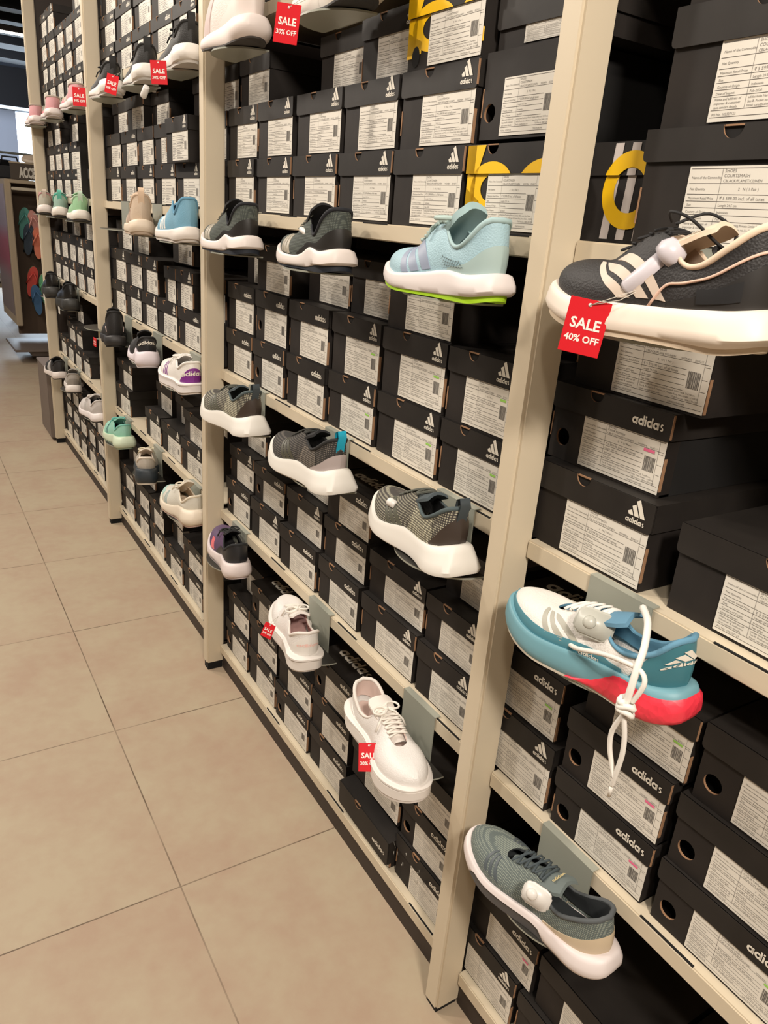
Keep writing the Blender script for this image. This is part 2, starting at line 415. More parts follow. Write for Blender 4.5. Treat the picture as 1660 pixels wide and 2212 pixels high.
def arc(cx, cz, r, a0, a1, n): return [(cx+r*math.cos(math.radians(a0+(a1-a0)*k/n)), cz+r*math.sin(math.radians(a0+(a1-a0)*k/n))) for k in range(n+1)]

def shoebox(x, yf, yn, z0, h, style, label, group, lid_h=None, notch=.38, tilt=0., yaw=0., lk='far', detail=1, lab=(None, None), depth=.30, hole=False, topword=False, lx=0., wornlid=False):
    """front face at x looking to -X; yf far edge, yn near edge"""
    w = yf-yn; t = thing('shoebox', label, 'shoebox', (x, (yf+yn)/2, z0), (0, tilt, yaw), group)
    lh = lid_h or h*.33; hw = w/2-.0012
    # body: inner block and a front board (with a finger hole where the box has one)
    m = MB(); hb = h-.021 if style != 'B' else h-.004
    iw = hw-.003
    y_ = style == 'Y'
    hz = h*.30; hy = hw*.74; hr = min(.0125, w*.075)
    if hole and detail:
        m.box(.022, depth, -iw, iw, 0, hb, 2); m.box(.0035, .022, -iw, -iw+.003, 0, hb, 0); m.box(.0035, .022, iw-.003, iw, 0, hb, 0); m.box(.0035, .022, -iw, iw, 0, .003, 0); m.box(.0035, .022, -iw, iw, hb-.003, hb, 0)
        up = [(-iw, hz), (-iw, hb), (iw, hb), (iw, hz)] + arc(hy, hz, hr, 0, 180, 14)
        lo = [(iw, hz), (iw, 0), (-iw, 0), (-iw, hz)] + arc(hy, hz, hr, 180, 360, 14)
        side = lambda i: 1 if i >= 4 and i < 18 else 0
        m.prism(up, 0, .0035, 0, side); m.prism(lo, 0, .0035, 0, side)
    else:
        m.box(.0005, depth, -iw, iw, 0, hb, 0)
    if detail and style not in 'Y':   # raw tuck-flap edge at the left of the front, worn corner at the right
        if random.random() < .4: a_ = random.uniform(.1, .3); m.box(-.0006, .004, iw-.0008, iw+.0010, h*a_, h*(a_+.32), 1)
        if random.random() < .4: a_ = random.uniform(.02, .15); m.box(-.0006, .004, -iw-.0008, -iw+.0003, h*a_, h*(a_+.4), 1)
    body = m.build('body', [CARD, TAN, INS], t)
    if style != 'B':
        # lid: top board, front flap with thumb notch, side flaps
        m = MB(); th = .0022; z1 = h; zb = h-lh
        m.box(-th, depth+th, -hw, hw, z1-th, z1, 0)
        for s in (-1, 1): m.box(0, depth, s*hw-(th if s > 0 else 0), s*hw+(0 if s > 0 else th), zb+.002, z1-th, 0)
        rc = .006; nr = .0125 if w > .15 else .010; nc = hw-notch*w
        poly = [(-hw, z1)]+[(-hw, zb+rc)]+[(-hw+rc*(1-math.cos(a)), zb+rc*(1-math.sin(a))) for a in (PI/6, PI/3, PI/2)]+[(hw-rc*(1-math.cos(a)), zb+rc*(1-math.sin(a))) for a in (PI/2, PI/3, PI/6)]+[(hw, zb+rc), (hw, z1)]
        k0 = len(poly)
        nt_ = detail and notch < 1
        if nt_:
            poly += [(nc+nr, z1)]+[(nc+nr*math.cos(a), z1-.0005-nr*1.05*math.sin(a)) for a in [PI*i/12 for i in range(1, 12)]]+[(nc-nr, z1)]
        m.prism(poly, -th-.001, -.001, 0, lambda i: 1 if (i >= k0 and i < k0+12) else 0)
        if detail: (m.box(-th-.0013, -.0005, -hw-.0003, -hw+.0008, zb+.004, z1-.001, 1) if random.random() < .4 else None); 
        if nt_: m.box(-th-.0006, .0, nc-nr*.9, nc+nr*.9, z1-.0016, z1+.0002, 1)
        lid = m.build('lid', [LID, TAN], t)
        if nt_ and not y_:
            # dark plate painting the shade behind the notch
            m = MB(); m.box(-.0004, .0002, nc-nr, nc+nr, z1-nr*1.1, z1-th, 0); o = m.build('notch_shade', INS, lid)
        if style in 'MW':
            o = link('logo', logo_mesh(style), lid, (-th-.0016, -hw+(.026 if style == 'M' else .036) if w > .16 else -hw*.55, zb+lh*(.18 if style == 'M' else .32)))
            if w < .16: o.scale = (1, .8, .8)
        if topword: link('top_word', logo_mesh('T'), lid, (.045, 0, z1+.0006))
    # sticker
    lw = min(.142, w*.665); ls = lw/.128; lhh = min(.080, (h-lh)*.95)
    if style == 'B' : lhh = .074
    yl = -hw+.004+lx+lw
    o = link('label', label_mesh(lk), t, (-.001, yl, h*.035), None, (1, ls, lhh/.074))
    if lab[0]: o.location[1] += lab[0]
    if y_:
        draw_yellow(t, body, lid, hw, h, zb)
    return t
def draw_yellow(t, body, lid, hw, h, zb):
    H = h
    shapes = []
    shapes += ring(.36, .40, .30, .155, 0, 360, 36)          # first bowl (x unit = full width, y unit = height/ratio)
    shapes += rect(0, .12, .06, 1.0); shapes += [[(0,.1),(.2,.1),(.2,.25),(0,.4)]]
    shapes += [[(0,.55),(.16,.55),(.28,1.0),(.0,1.0)]]
    shapes += ring(1.02, .40, .32, .16, 60, 300, 30)
    w = 2*hw; mbb = MB(); mbl = MB()
    zr = w*.9
    for q in shapes:
        q = [(a, b*1.0) for a, b in q]
        q = [(a*w, .012+b*(H-.012)/(1.0) if False else .012+b*(H-.012)*1.12) for a, b in q]
        q = clip(q, 0, w-.001, True)
        q = clip(q, 1, H-.001, True) if len(q) > 2 else q
        if len(q) < 3: continue
        lo = clip(q, 1, zb, True); up = clip(q, 1, zb, False)
        if len(lo) > 2: mbb.face([(-.0003, hw-a, b) for a, b in lo])
        if len(up) > 2: mbl.face([(-.0040, hw-a, b) for a, b in up])
    mbb.build('yellow_print', YEL, body); mbl.build('yellow_print', YEL, lid)
    m = MB(); m.face([(-.0006, hw*.74+.011*math.cos(a), H*.18+.015*math.sin(a)) for a in [2*PI*k/20 for k in range(20)]]); m.build('finger_hole', INS, body)  # flat near-black disc paints the shade in the finger hole

ORD = ['first', 'second', 'third', 'fourth', 'fifth', 'sixth', 'seventh']
ADJ = dict(M='black mountain-logo', W='black word-logo', P='plain black', B='large plain black', Y='yellow-and-black', D='plain black', S='black')
COLS = {
 'AB': [(2.022,1.838),(1.834,1.636),(1.628,1.424),(1.420,1.222),(1.216,1.006),(1.002,.830)],
 'BC': [(3.385,3.142),(3.136,2.908),(2.904,2.700),(2.694,2.470),(2.462,2.246),(2.238,2.046)],
 'CD': [(4.735,4.550),(4.544,4.335),(4.328,4.125),(4.118,3.920),(3.912,3.712),(3.700,3.500)],
}
PITCH = dict(r0=(.104,.100,.104,.104), r1=(.1195,.1165,.113), r2=(.1175,.1205,.107), r3=(.1085,.0985,.100), r4=(.1085,.106,.104))
# one letter per column: logo style, '.' = empty place, lower case = set back a little
LAY = {
 ('AB','r1'): ['MMMMMY', 'MMMMM.', 'p.pmY.'],
 ('AB','r2'): ['WWWMMM', 'WWWMMM', 'pWpwP.'],
 ('AB','r3'): ['WMWWMM', 'MWMWMM', 'p.wW.p'],
 ('AB','r4'): ['WMWW..', 'WWWWWW', 'pW.W.P'],
 ('BC','r0'): ['WWPWMM', 'WWPWMP', 'WPPM.P'],
 ('BC','r1'): ['MWMMMM', 'PWPW.M', 'ppp.mp'],
 ('BC','r2'): ['MMMMWW', 'MMM..M', 'pp.p..'],
 ('BC','r3'): ['M.MMM.', 'M.ppP.', 'p....P'],
 ('BC','r4'): ['WWWWWW', 'WPMpWW', 'pp.P.p'],
 ('CD','r0'): ['MMWWWM', 'WWMWW.', 'MPWPW.', 'WM..W.'],
 ('CD','r1'): ['WWWW.M', 'PWWW.P', 'PW.W.P'],
 ('CD','r2'): ['PWMMMP', 'WPPMPP', 'p.p.MP'],
 ('CD','r3'): ['WWWW.W', 'pWW..P', '.p...P'],
 ('CD','r4'): ['WWWMWW', 'WWWWWW', 'PWWPWP'],
}
ROWN = ['bottom', 'second', 'third', 'fourth']
BN = dict(AB='bay left of nearest post', BC='third bay from the right', CD='farthest bay')
SPECIAL = {('AB','r4',1,2,'x'): 0}
def rn(a): return random.uniform(-a, a)
for (bk, rk), rows in LAY.items():
    z = RAILS[rk]
    for ri, row in enumerate(rows):
        n = 0; p = PITCH[rk][ri]
        for ci, ch in enumerate(row):
            if ch == '.': continue
            n += 1; low = ch.islower(); st = ch.upper()
            yf, yn = COLS[bk][ci]
            x = .0585+abs(rn(.005))+(random.uniform(.02, .05) if low else 0)+(.004*ri)
            if ri and rk == 'r3': x += .008
            hh = p-.0006
            g = f'shoeboxes on the {RNAME[rk]} shelf, {BN[bk]}'
            lb = f'{ADJ[st]} shoebox, {ORD[n-1]} from left, {ROWN[ri]} row, {RNAME[rk]} shelf, {BN[bk]}'
            lk = 'far'
            if bk == 'AB': lk = 'near' if st != 'W' else 'near'
            if (bk, rk) == ('AB','r2') and ci >= 3 and ri < 2: lk = 'green'
            w_ = yf-yn
            shoebox(x, yf-abs(rn(.003)), yn+abs(rn(.003)), z, hh, st, lb, g, lk=lk, notch=.38 if st in 'MP' else .33, hole=(st == 'W' and random.random() < .4 and bk == 'AB'), detail=1, yaw=rn(.012), topword=((bk, rk, ri, ci) in (('AB','r4',2,1), ('AB','r4',2,3), ('AB','r3',2,3))))
        z += p
def sb(label, x, yf, yn, z0, h, st, **k): return shoebox(x, yf, yn, z0, h, st, label, k.pop('group', 'shoeboxes right of the nearest post'), **k)
G0 = 'shoeboxes right of the nearest post'
R = RAILS
# specials in the bay left of the nearest post
sb('large plain black shoebox with finger hole, upon yellow lower box beside nearest post', .07, 1.002, .835, R['r1']+.1265, .118, 'B', lk='near', hole=True, detail=1)
sb('dark-lidded shoebox at the top right, upon the box with the finger hole', .085, 1.0, .80, R['r1']+.245, .095, 'W', lk='near', lid_h=.07)
# forward box of the third bay
sb('black mountain-logo shoebox pulled forward, chest-high shelf, third bay from the right', .036, 2.475, 2.262, R['r1']+.1195, .118, 'M', group='shoeboxes on the chest-high shelf, third bay from the right')
sb('narrow black shoebox, left of pair, second row, thigh-high shelf, third bay from the right', .06, 2.605, 2.478, R['r2']+.1175, .112, 'P', group='shoeboxes on the thigh-high shelf, third bay from the right')
sb('narrow mountain-logo shoebox, right of pair, second row, thigh-high shelf, third bay from the right', .06, 2.474, 2.31, R['r2']+.1175, .113, 'M', group='shoeboxes on the thigh-high shelf, third bay from the right')
# tall box standing on end in the farthest bay
t = sb('shoebox standing on its end, tall white sticker, chest-high shelf, farthest bay', .05, 3.90, 3.80, R['r1'], .215, 'B', group='shoeboxes on the chest-high shelf, farthest bay')
for c in t.children:
    if c.name.startswith('label'): c.scale = (1, .62, 2.3); c.location[2] = .02; c.location[1] = .04
# floor-level shelf, crushed and torn boxes
t = sb('crushed black shoebox with dented word-logo lid hanging down, floor-level shelf', .055, 1.218, 1.006, R['r4'], .098, 'W', lk='near', lid_h=.066, tilt=0, group='shoeboxes on the floor-level shelf, bay left of nearest post')
for c in t.children:
    if c.name.startswith('lid'): c.rotation_euler = (.05, -.05, .02); c.location = (-.008, 0, -.012)
t = sb('dark grey shoebox with torn lid scraps, floor-level shelf, beside the nearest post', .062, 1.0, .812, R['r4'], .1075, 'W', lk='near', hole=False, group='shoeboxes on the floor-level shelf, bay left of nearest post')
m = MB(); rnd = random.Random(9)
for k in range(16):
    y = .02-rnd.uniform(-.07, .09); zz = rnd.uniform(.05, .1); s = rnd.uniform(.003, .009)
    m.face([(-.006-rnd.uniform(0,.004), y, zz), (-.005, y+s, zz+s*.4), (-.010, y+s*.6, zz+s*1.3)])
m.build('torn_scraps', PAPER, t)
# right bay
BX = [
 ('big plain black shoebox above the black and cream shoe, thumb notch in lid', .060, .668, .452, R['r1'], .1235, 'P', dict(lk='near', notch=.52, lid_h=.034)),
 ('big plain black shoebox, second upward above the black and cream shoe', .068, .664, .450, R['r1']+.124, .120, 'P', dict(lk='near', notch=.5)),
 ('black shoebox cut by the top edge, third upward above black and cream shoe', .075, .660, .448, R['r1']+.2445, .11, 'P', dict(lk='near', hole=True)),
 ('yellow ring and white stripe box in the gap right of the nearest post', .120, .815, .674, R['r1'], .122, 'O', dict()),
 ('mountain-logo shoebox with creased sticker, bottom row, thigh-high shelf, right bay', .0595, .757, .545, R['r2'], .1195, 'M', dict(lk='near', notch=.42)),
 ('word-logo shoebox with pink-marked sticker and finger hole, thigh-high shelf', .082, .770, .563, R['r2']+.120, .108, 'W', dict(lk='pink', hole=True)),
 ('black shoebox directly below the black and cream shoe, grey-shaded sticker', .095, .755, .535, R['r2']+.2285, .105, 'B', dict(lk='near')),
 ('wide black shoebox with shiny grey lid flap at the right frame edge', .066, .512, .295, R['r2'], .112, 'P', dict(lk='near', notch=.56)),
 ('mountain-logo shoebox in the lower left corner above the grey shoe', .0595, .824, .626, R['r3'], .1175, 'M', dict(lk='near', notch=.42)),
 ('word-logo shoebox with green-marked sticker left below the white and teal shoe', .066, .832, .636, R['r3']+.118, .108, 'W', dict(lk='green', notch=.3)),
 ('black shoebox with white word on its top behind the white shoe toe', .085, .800, .618, R['r3']+.2265, .085, 'P', dict(lk='near', topword=True)),
 ('word-logo shoebox with finger hole and pink-marked sticker, on lip above grey shoe heel', .0595, .618, .434, R['r3'], .0985, 'W', dict(lk='pink', hole=True, notch=2)),
 ('word-logo shoebox with finger hole and pink-marked sticker, second of its stack', .062, .618, .434, R['r3']+.099, .105, 'W', dict(lk='pink', hole=True, notch=2)),
 ('black shoebox under the red heel, green-marked sticker, topmost of its stack', .070, .604, .424, R['r3']+.2045, .100, 'P', dict(lk='green')),
 ('large word-logo shoebox with finger hole, lowest at the right frame edge, knee-high shelf', .0595, .424, .232, R['r3'], .098, 'W', dict(lk='green', hole=True, notch=2)),
 ('large word-logo shoebox with finger hole, middle of the stack at right frame edge', .0625, .424, .232, R['r3']+.0985, .104, 'W', dict(lk='near', hole=True, notch=2)),
 ('black shoebox with finger hole, topmost of the stack at right frame edge', .068, .418, .226, R['r3']+.203, .108, 'P', dict(lk='near', hole=True, notch=2)),
 ('mountain-logo shoebox with peeling sticker in the bottom corner beside nearest post foot', .0595, .800, .612, R['r4'], .108, 'M', dict(lk='near', notch=.45)),
 ('word-logo shoebox with pink-marked sticker under the grey shoe toe', .066, .760, .585, R['r4']+.1085, .106, 'W', dict(lk='pink', hole=False, notch=.3)),
 ('word-logo shoebox cut by the bottom edge, right of the corner box', .0600, .606, .410, R['r4'], .104, 'W', dict(lk='near', notch=2)),
 ('word-logo shoebox under the grey shoe heel, wide pale sticker', .066, .580, .385, R['r4']+.1085, .106, 'W', dict(lk='near', notch=2)),
 ('plain shoebox at the bottom right corner of the picture', .0620, .400, .205, R['r4'], .104, 'W', dict(lk='near', notch=2)),
 ('word-logo shoebox at the bottom right, one above the corner box', .068, .380, .185, R['r4']+.1085, .106, 'W', dict(lk='near', notch=2)),
]
for lb, x, yf, yn, z0, h, st, kw in BX:
    if st == 'O':
        # box with a large yellow ring over three white stripes
        t = thing('shoebox', lb, 'shoebox', (x, (yf+yn)/2, z0), (0,0,0), G0); w = yf-yn; hw = w/2; lh = .04; th = .0022
        m = MB(); m.box(0, .26, -hw+.003, hw-.003, 0, h-.01); bo = m.build('body', CARD, t)
        m = MB(); m.box(-th, .262, -hw, hw, h-th, h); m.box(-th-.001, 0, -hw, hw, h-lh, h); lo_ = m.build('lid', LID, t)
        for nm, parent, xx, less in (('yellow_print', bo, -.0012, True), ('yellow_print', lo_, -.0046, False)):
            m = MB()
            for q in ring(.082, .064, .047, .027, 0, 360, 40):
                q = clip(q, 1, h-lh, less)
                if len(q) > 2: m.face([(xx, hw-a, b) for a, b in q])
            m.build(nm, YEL, parent)
        for nm, parent, xx, less in (('stripe_print', bo, -.0006, True), ('stripe_print', lo_, -.0038, False)):
            m = MB()
            for k in range(3):
                a0 = .042+.028*k
                q = clip([(a0, .004), (a0+.014, .004), (a0+.020, h-.002), (a0+.006, h-.002)], 1, h-lh, less)
                if len(q) > 2: m.face([(xx, hw-a, b) for a, b in q])
            m.build(nm, STR, parent)
        continue
    sb(lb, x, yf, yn, z0, h, st, **kw)
# ------------------------------------------------------------------ shoes
# local frame: heel centre on the ground at the origin, toe along +x, z up
def vsc(d, f):
    d['zt'] = [(a, b*f) for a, b in d['zt']]; d['zo'] = [(a, b*f) for a, b in d['zo']]; d['tz'] *= f; d['spring'] *= (f+1)/2; return d
def S_(name, L=.268, W=1., mid=(235,228,222), up=(60,60,60), **k):
    d = dict(name=name, L=L, W=W, mid=mid, up=up, out=(60,58,56), lining=(40,40,42), collar=None, tongue=None, lace=(230,225,215),
             stripe=(235,230,220), counter=None, toe=None, zt=[(0,.046),(.12,.041),(.3,.036),(.55,.031),(.8,.030),(1,.040)],
             zo=[(0,.104),(.05,.103),(.16,.080),(.25,.070),(.33,.078),(.42,.096),(.52,.090),(.66,.074)], tz=.118, spring=.016, bulge=.006, flare=.004, wave=0., lacen=5, bow=True,
             upm=None, stripes=True, sp=(.50, .055, .026), rough=.6, xh=.008, vamp=.66, outh=.006, fh=1., tonguex=.30, sv=(.08,.80), slant=.05, smooth_toe=.012, tab=None, tongue_on=True)
    d.update(k); return vsc(d, d.get('vs', 1.))
def halfw(t, W, side=1):
    hw, bw = .0325*W, .0475*W
    b = hw+(bw-hw)*sstep(.30, .74, t) - .0035*W*math.exp(-((t-.42)/.13)**2)*(1.5 if side < 0 else .6)
    if t < .17: b *= max(0, 1-((.17-t)/.17)**2.3)**.5
    if t > .64: b *= max(0, 1-((t-.64)/.36)**2.5)**.5
    return b
class Shoe:
    def __init__(s, st): s.st = st; s.L = st['L']
    def th(s, t): return t
    def ground(s, t):
        st = s.st
        return st['spring']*max(0, (t-.68)/.32)**2 + .007*max(0, (.13-t)/.13)**2
    def ztop(s, t): return interp(s.st['zt'], t)*s.st['fh']+s.ground(t)*.55
    def yc(s, t): return -.006*sstep(.45, 1, t)
    def P0(s, q):
        t = abs(q); sd = 1 if q >= 0 else -1
        w = halfw(t, s.st['W'], sd)
        return Vector((s.L*(.012+.976*t), s.yc(t)+sd*max(0, w-.004), s.ztop(t)-.003))
    def P1(s, q):
        st = s.st; t = abs(q); sd = 1 if q >= 0 else -1; g = min(t/.62, 1.)
        xv = st['vamp']*s.L; xo = st['xh']+(xv-st['xh'])*g
        if g < .22: w = .0285*math.sqrt(max(0, 1-(1-g/.22)**2.2))
        else: w = .0285+( .0155-.0285)*sstep(.3, .72, g)
        z = interp(st['zo'], xo/s.L)
        if t > .62:
            a = (t-.62)/.38*PI/2; w = .0145*math.cos(a); xo = xv+.012*math.sin(a); z -= .003*math.sin(a)
        return Vector((xo, s.yc(xo/s.L)*.8+sd*w*st['W'], z+s.ground(0)*0))
    def c(s, q, v):
        st = s.st; t = abs(q); sd = 1 if q >= 0 else -1
        a = s.P0(q); b = s.P1(q); d = b-a; tw = sstep(.55, .95, t)
        # outward direction in plan
        e = .01; p1 = s.P0(max(-1, min(1, q+e))); p2 = s.P0(max(-1, min(1, q-e)))
        tg = (p1-p2); tg.z = 0
        out = Vector((tg.y, -tg.x, 0)); 
        if out.length > 1e-7: out.normalize()
        else: out = Vector((1 if t > .5 else -1, 0, 0))
        cen = Vector((s.L*.5, s.yc(.5), a.z))
        if out.dot(a-cen) < 0: out = -out
        bu = st['bulge']*(1-.35*tw)
        c1 = a+out*bu+Vector((0, 0, max(.42*d.z, 0)*(1-tw)+tw*(st['smooth_toe']+.35*d.z)))
        h = Vector((d.x, d.y, 0))
        c2 = b-h*(.42+.1*tw)+Vector((0, 0, -.12*d.z*(1-tw)+.002*tw))
        if t < .12: c2 = b+Vector((-.004, 0, -.35*d.z)); c1 = a+out*.004+Vector((0,0,.35*d.z))
        elif t < .25: 
            k = sstep(.12, .25, t); c2 = (b+Vector((-.004, 0, -.35*d.z)))*(1-k)+c2*k; c1 = (a+out*.004+Vector((0,0,.35*d.z)))*(1-k)+c1*k
        u = 1-v
        return a*u**3+c1*3*u*u*v+c2*3*u*v*v+b*v**3
    def n(s, q, v):
        e = .012
        qa, qb = max(-1, q-e), min(1, q+e); va, vb = max(0, v-e), min(1, v+e)
        du = s.c(qb, v)-s.c(qa, v); dv = s.c(q, vb)-s.c(q, va); nn = du.cross(dv)
        if nn.length < 1e-12: return Vector((0, 0, 1))
        nn.normalize()
        p = s.c(q, v); cen = Vector((p.x*.9+s.L*.05, s.yc(.5), .045))
        if nn.dot(p-cen) < 0: nn = -nn
        return nn
    def patch(s, name, q0, q1, v0, v1, off, m, parent, nu=14, nv=8, thick=.0011, close=True):
        """q0..q1 at v0 ; functions allowed"""
        f = lambda a, x: a(x) if callable(a) else a
        G = []
        for j in range(nv+1):
            row = []
            for i in range(nu+1):
                a = i/nu
                qq0, qq1 = f(q0, j/nv), f(q1, j/nv)
                if qq0*qq1 < 0 or abs(qq0) < .12 or abs(qq1) < .12:   # even spacing round the heel
                    ra, rb = math.copysign(abs(qq0)**.5, qq0), math.copysign(abs(qq1)**.5, qq1); r_ = ra+(rb-ra)*a; q = r_*abs(r_)
                elif abs(qq1) > .95: r_ = (1-abs(qq0))**.5+((max(0, 1-abs(qq1)))**.5-(1-abs(qq0))**.5)*a; q = math.copysign(1-r_*r_, qq1)
                else: q = qq0+(qq1-qq0)*a
                vv0, vv1 = f(v0, a), f(v1, a); v = vv0+(vv1-vv0)*j/nv
                row.append(s.c(q, v)+s.n(q, v)*(off))
            G.append(row)
        mb = MB(); mb.grid(G)
        H = []
        for j in range(nv+1):
            H.append([G[j][i]*1 for i in range(nu+1)])
        # thin edge down to the upper
        cx = [G[0], [G[j][-1] for j in range(nv+1)], G[-1][::-1], [G[j][0] for j in range(nv, -1, -1)]]
        loop = [p for e_ in cx for p in e_[:-1]]
        cen = Vector((s.L*.5, 0, .04))
        inn = []
        for p in loop:
            dd = (cen-p); dd.x *= .2; dd.normalize(); inn.append(p+dd*(off+.0012))
        mb.grid([loop, inn], closed=True, smooth=False)
        return mb.build(name, m, parent, weld=True)
def make_shoe(st, label, cat='shoe', obj='running_shoe', loc=(0,0,0), rot=(0,0,0), group=None, extras=None):
    s = Shoe(st); L = st['L']; W = st['W']
    t = thing(obj, label, cat, loc, rot, group)
    nm = st['name']
    N = 40
    qs = [((1-math.cos(PI*k/N))/2) for k in range(N+1)]
    loop = [q for q in qs]+[-q for q in qs[-2:0:-1]]
    UP = st['upm'] or mat('upper_'+nm, st['up'], st['rough'], bump='voronoi', bscale=420, bstr=.25)
    MID = mat('midsole_'+nm, st['mid'], .5); OUT = mat('outsole_'+nm, st['out'], .6)
    LIN = mat('lining_'+nm, st['lining'], .9)
    COLR = mat('collar_'+nm, st['collar'] or st['up'], .8)
    TON = mat('tongue_'+nm, st['tongue'] or st['up'], .8)
    LAC = mat('lace_'+nm, st['lace'], .75); STP = mat('stripe_'+nm, st['stripe'] or st['up'], .5)
    # --- midsole and outsole
    def ringpts(h, outset, squash=0.):
        R_ = []
        for q in loop:
            tt = abs(q); sd = 1 if q >= 0 else -1
            zb = s.ground(tt); zt = s.ztop(tt); fl = outset*(1+ (1.6 if tt < .3 else 0)*(st['flare']/.004)*(1-sstep(0, .3, tt)))
            w = halfw(tt, W, sd)
            x = L*(tt) ; y = s.yc(tt)+sd*(w+fl*(1 if 0 < tt < 1 else 0))
            if tt < .12: x -= fl*(1-tt/.12)
            if tt > .88: x += fl*((tt-.88)/.12)
            z = zb+(zt-zb)*h
            if st['wave'] and .15 < h < .99: z += 0
            R_.append(Vector((x, y, z)))
        return R_
    oh = st['outh']; s.ringpts = ringpts; s.loop = loop
    def lvl(z0): # ring at a fixed height over the ground
        R_ = ringpts(0, .001)
        for p, q in zip(R_, loop): p.z += z0(abs(q)) if callable(z0) else z0
        return R_
    m = MB()
    r0_ = [Vector((L*.5+(p.x-L*.5)*.97, p.y*.9, p.z)) for p in ringpts(0, 0)]
    rings = [r0_, ringpts(0, .0008), lvl(oh)]
    m.grid(rings, closed=True)
    m.face(r0_[::-1], 0); o_ = m.build('outsole', OUT, t, weld=True)
    m = MB()
    base = ringpts(0, .001)
    for p, q in zip(base, loop): p.z += oh(abs(q)) if callable(oh) else oh
    R1 = [Vector(p) for p in base]
    prof = st.get('prof') or [(.18, .0030), (.38, .0044), (.60, .0042), (.82, .0030), (.94, .0022), (.99, .0006)]
    rr = [R1]+[ringpts(h, o) for h, o in prof]
    for k in range(len(loop)):  # keep rings above the outsole
        for i in range(1, len(rr)): rr[i][k].z = max(rr[i][k].z, rr[i-1][k].z+.0012)
    top = [Vector((p.x, p.y, p.z+.0006)) for p in rr[-1]]
    ins = [Vector((L*.5+(p.x-L*.5)*.965, p.y*.90, p.z-.001)) for p in rr[-1]]
    m.grid(rr+[ins], closed=True); m.face(ins, 0)
    ms = m.build('midsole', MID, t, weld=True)
    # --- upper
    NV = 12
    G = [[s.c(q, j/NV) for q in loop] for j in range(NV+1)]
    m = MB(); m.grid(G, closed=True)
    up = m.build('upper', UP, t, weld=True)
    m = MB(); I = []
    for j in range(NV, 2, -1):
        row = []
        for q in loop:
            p = s.c(q, j/NV); nn = s.n(q, j/NV); row.append(p-nn*.0035)
        I.append(row)
    m.grid([G[-1]]+I, closed=True)
    m.face([Vector((L*.5+(s.P0(q).x-L*.5)*.93, s.P0(q).y*.88, s.ztop(abs(q))+.002)) for q in loop], 0)
    m.build('lining', LIN, up, weld=True)
    # --- padded collar
    m = MB(); cq = [x/100 for x in range(-34, 35, 2)]
    cp = []
    for q in cq: p = s.P1(q); cp.append(p+Vector((0, 0, -.001)))
    m.tube(cp, [.0022+.0016*math.cos(q/.34*PI/2) for q in cq], 8); m.build('collar', COLR, t)
    # --- tongue
    if st['tongue_on']:
        xa, xb = (st['vamp']-.01)*L, st['tonguex']*L; G = []
        for i in range(11):
            a = i/10; x = xa+(xb-xa)*a; hw = .015+.009*sstep(.1, 1, a)*1.; 
            if a > .9: hw *= .8
            zz = interp(st['zo'], x/L) if a < .55 else None
            z0 = interp(st['zo'], .655)+.001; z = z0+(st['tz']-z0)*(a**1.15)
            G.append([Vector((x+.004*(1-abs(b)), b*hw+s.yc(.5)*.5, z-.007*b*b*(1+0*a)-(.004 if a < .5 else .001))) for b in (-1, -.66, -.33, 0, .33, .66, 1)])
        m = MB(); m.grid(G)
        tk = st.get('tthk', 1.); H = [[p+Vector((-.003*tk, 0, -.004*tk)) for p in row] for row in G]; m.grid(H, flip=True)
        lp = lambda g: g[0]+[r[-1] for r in g[1:]]+g[-1][::-1][1:]+[r[0] for r in g[-2:0:-1]]
        m.grid([lp(G), lp(H)], closed=True)
        tg = m.build('tongue', TON, t, weld=True)
        if st.get('tmark'): 
            m = MB(); a = G[8]; b2 = G[9]; sc_ = .026/WMW
            cx = (G[8][3]+G[9][3])/2
            for qd in WM: m.face([(cx.x-.006+v*sc_*.9+.004, .013-u*sc_, cx.z+.0022-v*sc_*.5) for u, v in qd], 0)
            m.build('tongue_print', mat('tongue_print_'+nm, st['tmark'], .6), tg)
    # --- laces
    if st['lacen']:
        m = MB(); n = st['lacen']
        x0, x1 = (st['vamp']-.03)*L, .42*L
        def tz(x): 
            z0 = interp(st['zo'], .655)+.001; a = (xa-x)/(xa-xb) if st['tongue_on'] else 0
            return max(z0+(st['tz']-z0)*(max(0, a)**1.15)-.001, interp(st['zo'], x/L)+.002)+.0015
        for i in range(n):
            xa_ = x0+(x1-x0)*i/max(1, n-1); xb_ = x0+(x1-x0)*min(i+.75, n-1)/max(1, n-1)
            for sd in (-1, 1):
                w_ = .0185; pts = []
                for k in range(7):
                    a = k/6; x = xa_+(xb_-xa_)*a; y = sd*w_*(1-2*a); ed = abs(1-2*a)
                    z = (interp(st['zo'], x/L)+.0015)*ed**2+tz(x)*(1-ed**2)+(.0014 if sd > 0 else 0)
                    pts.append((x, y+s.yc(.55), z))
                m.tube(pts, st.get('lr', .0021), 6, flat=.75)
        if st['bow']:
            bx, bz = x1+.002, tz(x1)+.003
            for sd in (-1, 1):
                pts = [(bx+.010*st.get('bs', 1.)*math.sin(a)*1.1-.004*sd, sd*(.002+.020*(1-math.cos(a))/1.6)*st.get('bs', 1.)**.5, bz+.006*math.sin(a/2)-.007*(1-math.cos(a))/2) for a in [2*PI*k/14 for k in range(15)]]
                m.tube(pts, st.get('lr', .0021), 6)
                m.tube([(bx, 0, bz), (bx+.012, sd*.012, bz-.001), (bx+.022, sd*.024, bz-.014), (bx+.024, sd*.030, bz-.028)], .002, 6)
            m.lathe([(.0, -.004), (.0042, -.002), (.0045, .002), (.0, .004)], Matrix.Translation((bx, 0, bz)), 10)
        m.build('laces', LAC, t)
